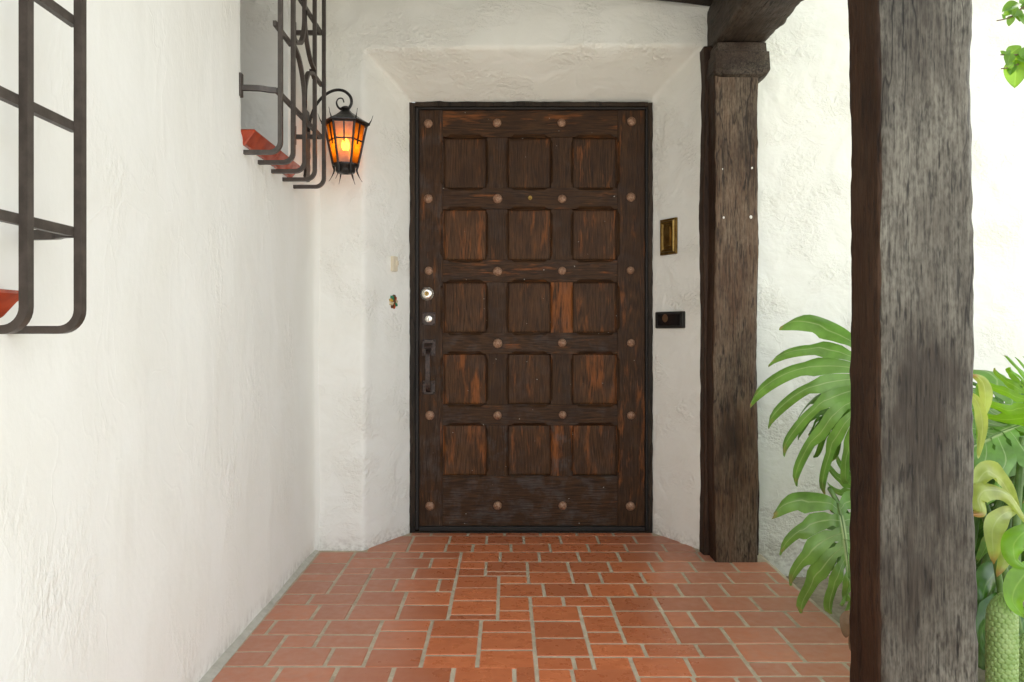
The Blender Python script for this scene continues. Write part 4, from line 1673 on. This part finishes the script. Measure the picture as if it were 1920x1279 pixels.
place_leaf(pl1, at(1606, 722, 2.60), (-.75, -.1, -.55), (.2, -.5, .8), .20, .12, 43, M['leaf_dark'], stem_to=(1.35, 2.66, -.08), droop=.8, nl=6)
place_leaf(pl1, at(1690, 760, 2.70), (.3, -.2, -.8), (.2, -.9, .3), .30, .14, 47, M['leaf'], stem_to=(1.40, 2.7, -.08), droop=.5)

# monstera right of the post
pl2 = empty('monstera_plant', (1.45, 2.0, -.06))
tag(pl2, 'dense monstera with pale fading leaves crowding right of the near post', 'plant', 'monstera plants in the soil bed')
root = (1.46, 2.05, -.07)
spec = [
    ((1910, 762, 2.35), (-.75, -.2, -.35), (-.1, -.75, .65), .34, .19, 51, 'leaf'),
    ((1936, 792, 2.20), (-.9, -.25, -.15), (.0, -.55, .85), .30, .15, 53, 'leaf'),
    ((1925, 775, 2.55), (-.75, .1, .35), (-.2, -.9, .3), .20, .10, 57, 'leaf_dark'),
    ((1955, 790, 2.15), (-.35, -.2, .55), (-.2, -.9, .2), .15, .09, 59, 'leaf_bright'),
    ((1900, 835, 2.60), (-.4, -.1, -.85), (-.2, -.9, .35), .34, .20, 61, 'leaf_dark'),
    ((1960, 850, 2.45), (-.6, -.1, -.7), (-.1, -.9, .4), .34, .20, 67, 'leaf_dark'),
    ((1880, 1000, 2.65), (-.2, -.1, -.9), (.1, -.95, .3), .30, .18, 71, 'leaf_dark'),
    ((1935, 990, 2.60), (-.5, -.1, -.8), (.1, -.95, .3), .32, .20, 73, 'leaf_dark'),
    ((1848, 900, 2.50), (.1, -.1, -.9), (.2, -.9, .3), .26, .15, 77, 'leaf_dark'),
    ((2030, 860, 2.2), (.3, -.3, -.7), (.2, -.8, .5), .38, .26, 81, 'leaf'),
    ((2080, 1000, 2.4), (.4, -.2, -.7), (.2, -.8, .5), .36, .24, 83, 'leaf'),
    ((2040, 780, 2.4), (.4, -.2, .2), (.0, -.9, .4), .26, .15, 87, 'leaf'),
]
for (pp, d, nr, L, Wd, sd, mt) in spec:
    place_leaf(pl2, at(*pp), d, nr, L, Wd, sd, M[mt], stem_to=(root[0] + random.uniform(-.06, .12), root[1] + random.uniform(-.05, .35), root[2]), droop=random.uniform(.3, .7), nl=random.choice((6, 7)), fold=random.uniform(-.05, .15))


def blade(plant, pts, w, nrm, mat, name='leaf', cup=.25, peak=.4, seed=1):
    """undivided leaf along a bent path"""
    path = spline(pts, 8)
    m = len(path)
    V, Fc, UV = [], [], []
    na = 8
    for i, p in enumerate(path):
        t = i / (m - 1)
        tan = (path[min(i + 1, m - 1)] - path[max(i - 1, 0)]).normalized()
        n_ = Vector(nrm)
        n_ = (n_ - tan * n_.dot(tan)).normalized()
        s_ = tan.cross(n_)
        prof = (t / peak) ** .6 if t < peak else max(0, 1 - ((t - peak) / (1 - peak)) ** 1.7)
        ww = w * max(.02, min(1, prof)) * (1 + .10 * nz((t * 3, seed, 0), 1.7, seed))
        for ia in range(na + 1):
            a = ia / na * 2 - 1
            V.append(p + s_ * (a * ww) + n_ * (cup * ww * a * a + .006 * nz((t * 4, a, seed), 1.5, seed)))
            UV.append((.5 + .5 * a, t))
    for i in range(m - 1):
        for ia in range(na):
            q = i * (na + 1) + ia
            Fc.append([q, q + 1, q + na + 2, q + na + 1])
    return add(name, V, Fc, mat, plant, pts[0], smooth=True, uvs=UV)


# fading, folded blades and fresh bright ones
pale = [
    ([(1912, 960, 2.02), (1880, 905, 1.98), (1852, 884, 1.95), (1832, 905, 1.94), (1826, 925, 1.94)], .050, (-.3, -.8, .5), 'leaf_pale'),
    ([(1930, 985, 1.98), (1890, 930, 1.94), (1852, 918, 1.91), (1834, 935, 1.90), (1838, 960, 1.89), (1816, 965, 1.88)], .050, (-.2, -.8, .6), 'leaf_pale'),
    ([(1905, 955, 1.97), (1880, 965, 1.92), (1862, 990, 1.89), (1862, 1030, 1.87), (1864, 1058, 1.87)], .046, (-.35, -.9, .2), 'leaf_pale'),
    ([(1915, 1000, 1.95), (1896, 1020, 1.90), (1884, 1050, 1.88), (1870, 1082, 1.87)], .040, (-.2, -.95, .2), 'leaf_pale'),
    ([(1834, 860, 1.93), (1842, 810, 1.92), (1838, 770, 1.91), (1826, 745, 1.90), (1806, 735, 1.88)], .026, (-.6, -.7, .3), 'leaf_pale'),
    ([(1838, 790, 1.96), (1848, 750, 1.95), (1842, 715, 1.94), (1822, 702, 1.93)], .030, (-.6, -.7, .3), 'leaf_pale'),
    ([(1832, 720, 2.0), (1836, 770, 1.98), (1838, 810, 1.97), (1833, 850, 1.97)], .026, (-.3, -.9, .1), 'leaf_bright'),
    ([(1962, 985, 1.85), (1925, 995, 1.80), (1902, 1020, 1.78), (1905, 1050, 1.77), (1930, 1068, 1.77)], .052, (-.1, -.8, .6), 'leaf_bright'),
    ([(1975, 1040, 1.84), (1930, 1070, 1.78), (1905, 1100, 1.76), (1900, 1130, 1.75), (1925, 1160, 1.74)], .058, (-.2, -.9, .35), 'leaf_bright'),
    ([(1890, 1110, 2.0), (1860, 1140, 1.97), (1846, 1180, 1.95), (1848, 1235, 1.94)], .040, (.3, -.9, .1), 'leaf_dark'),
    ([(1930, 1140, 2.05), (1915, 1180, 2.0), (1912, 1230, 1.98), (1925, 1275, 1.97)], .06, (-.3, -.9, .1), 'leaf_dark'),
    ([(1900, 1060, 2.1), (1865, 1075, 2.05), (1845, 1110, 2.0), (1842, 1150, 1.98)], .050, (.1, -.9, .3), 'leaf_dark'),
]
for i, (pts, w, nr, mt) in enumerate(pale):
    blade(pl2, [at(*p_) for p_ in pts], w * (.55 if mt != 'leaf_dark' else .7), nr, M[mt], seed=i + 2, cup=(-.45 if i % 2 else .4))
for (a, b, c_, w) in (((1912, 1290, 2.1), (1905, 1010, 2.12), (1918, 820, 2.15), .030), ((1935, 1290, 2.0), (1880, 1060, 2.0), (1842, 960, 1.97), .026), ((1890, 1200, 2.0), (1872, 1080, 1.98), (1856, 1000, 1.95), .022)):
    pth = spline([at(*a), at(*b), at(*c_)], 10)
    V, Fc = sweep_vf(pth, (.2, 1, 0), w, n=9, taper=[1 - .4 * i / (len(pth) - 1) for i in range(len(pth))])
    add('stem', V, Fc, M['stem'], pl2, at(*a), smooth=True)


# scaly green fruits
def fruit(base, top, rad, label):
    base, top = Vector(base), Vector(top)
    ax = (top - base)
    Ln = ax.length
    ax.normalize()
    a = Vector((1, 0, 0))
    a = (a - ax * a.dot(ax)).normalized()
    b = ax.cross(a)
    na, nh = 150, 210
    cells = 14
    V, Fc = [], []
    pitch = 2 * math.pi * rad / cells
    rowh = pitch * .80
    for j in range(nh + 1):
        t = j / nh
        r = rad * (math.sin(min(1, (1 - t) / .20 + .0) * math.pi / 2) ** .75) * (.93 + .07 * math.sin(t * 3)) if t > .8 else rad * (.93 + .07 * math.sin(t * 3))
        r *= sstep(-.05, .06, t) * .4 + .6
        for i in range(na):
            th = 2 * math.pi * i / na
            # hexagonal scales: nearest centre in a staggered grid
            h = t * Ln
            best = 9.0
            rw = int(h / rowh)
            for rr in (rw - 1, rw, rw + 1, rw + 2):
                off = .5 if rr % 2 else 0
                u = th / (2 * math.pi) * cells - off
                du = u - round(u)
                dv = (h - rr * rowh) / pitch
                best = min(best, math.hypot(du, dv))
            hump = 1 - sstep(.30, .56, best)
            rr_ = max(.0012, r + .0034 * hump - .0017) if r > .004 else r
            V.append(base + ax * h + (a * math.cos(th) + b * math.sin(th)) * rr_)
    for j in range(nh):
        for i in range(na):
            Fc.append([j * na + i, j * na + (i + 1) % na, (j + 1) * na + (i + 1) % na, (j + 1) * na + i])
    Fc.append(list(range(na))[::-1])
    fr = empty('monstera_fruit', base)
    tag(fr, label, 'fruit', 'scaly green monstera fruits')
    add('fruit_body', V, Fc, M['fruit'], fr, base, smooth=True)
    pth = spline([base + Vector((.03, .10, -.10)), base + Vector((.01, .03, -.03)), base + ax * .01], 6)
    Vs, Fs = sweep_vf(pth, (1, 0, 0), .028, n=10)
    add('stalk', Vs, Fs, M['stem'], fr, base, smooth=True)
    return fr


fruit(at(1878, 1345, 1.78), at(1879, 1110, 1.80), .0335, 'large scaly green cone fruit beside the foot of the near post')
fruit(at(1933, 1370, 1.84), at(1925, 1186, 1.86), .031, 'scaly green cone fruit half cut off by the right picture edge')

# twigs at the upper right, on an unseen tree added to shade the garden
def heart_leaf(plant, base, d, nrm, L, mat, seed):
    V, Fc, UV = [], [], []
    Mx = frame_from(d, nrm)
    nu, na = 12, 6
    for i in range(nu + 1):
        t = i / nu
        w = L * .46 * (math.sin(math.pi * min(1, t ** .62)) ** .8) + .0004
        for k in range(na + 1):
            a = k / na * 2 - 1
            y = L * (t - .16 * (a * a) * (1 - t) ** 2 * 1.4)
            z = .22 * abs(a) * w - .22 * t * t * L + .03 * L * math.sin(t * 8 + seed) * a * a
            V.append(Mx @ Vector((a * w, y, z)) + base)
            UV.append((.5 + .5 * a, .06 + .8 * t))
    for i in range(nu):
        for k in range(na):
            q = i * (na + 1) + k
            Fc.append([q, q + 1, q + na + 2, q + na + 1])
    return add('leaf', V, Fc, mat, plant, base, smooth=True, uvs=UV)


VD = 2.2
tree = empty('twig_shade_tree', (3.05, 1.35, -.15))
tag(tree, 'twigs with heart-shaped leaves at top right, on an unseen tree added for shade', 'tree')
for (name_label, twigs, leaves) in (
    ('upper leafy vine twig entering at the top right corner',
     [[(1990, -20), (1925, 10), (1895, 32), (1869, 39)]],
     [(1905, 8, -.5, -.2, .055), (1898, 14, .1, -.9, .03), (1893, 20, -.6, -.5, .03), (1905, 22, .5, -.8, .04), (1882, 34, -.1, .9, .018), (1895, 33, -.1, -.9, .030), (1903, 28, .2, .9, .032), (1910, 30, .7, -.7, .055), (1918, 12, .2, .8, .06), (1925, 8, .7, -.4, .06), (1940, 0, .2, -.9, .06)]),
    ('lower leafy vine twig with a pointed heart leaf at top right',
     [[(1995, 100), (1935, 103), (1900, 103), (1876, 103)], [(1940, 112), (1912, 120), (1890, 127), (1877, 129)]],
     [(1894, 101, .75, .6, .052), (1884, 102, -.5, .6, .020), (1888, 101, .5, .5, .020), (1893, 104, -.3, -.9, .040), (1902, 106, .3, -.7, .036), (1913, 108, .8, -.3, .06), (1905, 121, -.1, -1, .085), (1898, 124, -.2, -.6, .034), (1892, 126, .6, .7, .024), (1918, 104, .6, .5, .05)]),
):
    first = None
    for tw in twigs:
        pth = spline([at(x_, y_, VD) for x_, y_ in tw], 8)
        V, Fc = sweep_vf(pth, (0, 1, 0), .0075, n=7, taper=[1 - .55 * i / (len(pth) - 1) for i in range(len(pth))])
        o = add('twig', V, Fc, M['twig'], tree, pth[0], smooth=True)
        first = first or o
    for i, (x_, y_, ddx, ddz, L) in enumerate(leaves):
        r_ = random.Random(i * 7 + int(x_))
        heart_leaf(first, at(x_, y_, VD + r_.uniform(-.02, .01)), (ddx, r_.uniform(-.35, .1), ddz), (r_.uniform(-.5, .5), -.85, r_.uniform(.1, .7)), L * .82, M['vine_leaf'], i)
# limbs, trunk and leaf mass out of view, added to dim the garden wall
tb = Vector((3.05, 1.35, -.15))
limbs = [[tb, tb + Vector((-.05, 0, 1.2)), tb + Vector((-.1, .05, 2.4)), tb + Vector((-.2, .1, 3.6))],
         [tb + Vector((-.08, .02, 2.2)), tb + Vector((-.5, .2, 2.75)), tb + Vector((-1.1, .4, 3.1))],
         [tb + Vector((-.08, .02, 2.4)), tb + Vector((.3, -.3, 3.0)), tb + Vector((.6, -.6, 3.5))],
         [tb + Vector((-.5, .2, 2.75)), tb + Vector((-.9, .55, 2.45)), at(1995, 40, VD) + Vector((.12, 0, .15)), at(1990, -20, VD)],
         [at(1995, 40, VD) + Vector((.12, 0, .15)), at(2010, 70, VD), at(1995, 100, VD)]]
for i, pts in enumerate(limbs):
    pth = spline(pts, 8)
    w = (.17, .08, .08, .03, .012)[i]
    V, Fc = sweep_vf(pth, (.1, 1, .1), w, n=10, taper=[1 - .65 * k / (len(pth) - 1) for k in range(len(pth))])
    add('trunk' if i == 0 else 'limb', V, Fc, M['twig'], tree, pts[0], smooth=True)
rr = random.Random(5)
V, Fc, UV = [], [], []
clumps = [Vector((rr.uniform(1.5, 3.7), rr.uniform(.3, 2.95), rr.uniform(2.95, 4.1))) for _ in range(60)]
for c_ in clumps:
    for k in range(55):
        p = c_ + Vector((rr.gauss(0, .17), rr.gauss(0, .17), rr.gauss(0, .12)))
        d = Vector((rr.uniform(-1, 1), rr.uniform(-1, 1), rr.uniform(-.9, .2))).normalized()
        n_ = Vector((rr.uniform(-.5, .5), rr.uniform(-.5, .5), 1))
        Mx = frame_from(d, n_)
        L = rr.uniform(.07, .11)
        k0 = len(V)
        for (x_, y_, z_) in ((0, 0, 0), (.42, .35, .05), (0, .45, -.02), (-.42, .35, .05), (0, 1.05, -.10)):
            V.append(Mx @ Vector((x_ * L, y_ * L, z_ * L)) + p)
            UV.append((.5 + x_ * .9, .1 + y_ * .7))
        Fc += [[k0, k0 + 1, k0 + 2], [k0, k0 + 2, k0 + 3], [k0 + 1, k0 + 4, k0 + 2], [k0 + 3, k0 + 2, k0 + 4]]
add('shade_crown', V, Fc, M['vine_leaf'], tree, (2.7, 1.5, 3.4), uvs=UV)

# fallen dry leaves on the soil by the post
for (pp, lab, dd, L) in (((1586, 1196, 1.95), 'curled brown dry leaf on the soil, nearest the porch tiles', (.5, .6, .25), .075),
                         ((1596, 1222, 1.86), 'crumpled tan dry leaf against the foot of the near post', (.8, .3, .3), .06)):
    b = at(*pp)
    b.z = max(b.z, -.035)
    df = empty('dead_leaf', b)
    tag(df, lab, 'dead leaf', 'dry leaves on the soil')
    d_ = Vector(dd)
    blade(df, [b, b + d_ * L * .4 + Vector((0, 0, .02)), b + d_ * L * .8 + Vector((.01, 0, .01)), b + d_ * L + Vector((.02, -.01, -.005))], L * .32, (-.2, -.4, .9), M['dry'], 'blade', cup=.9, seed=5)
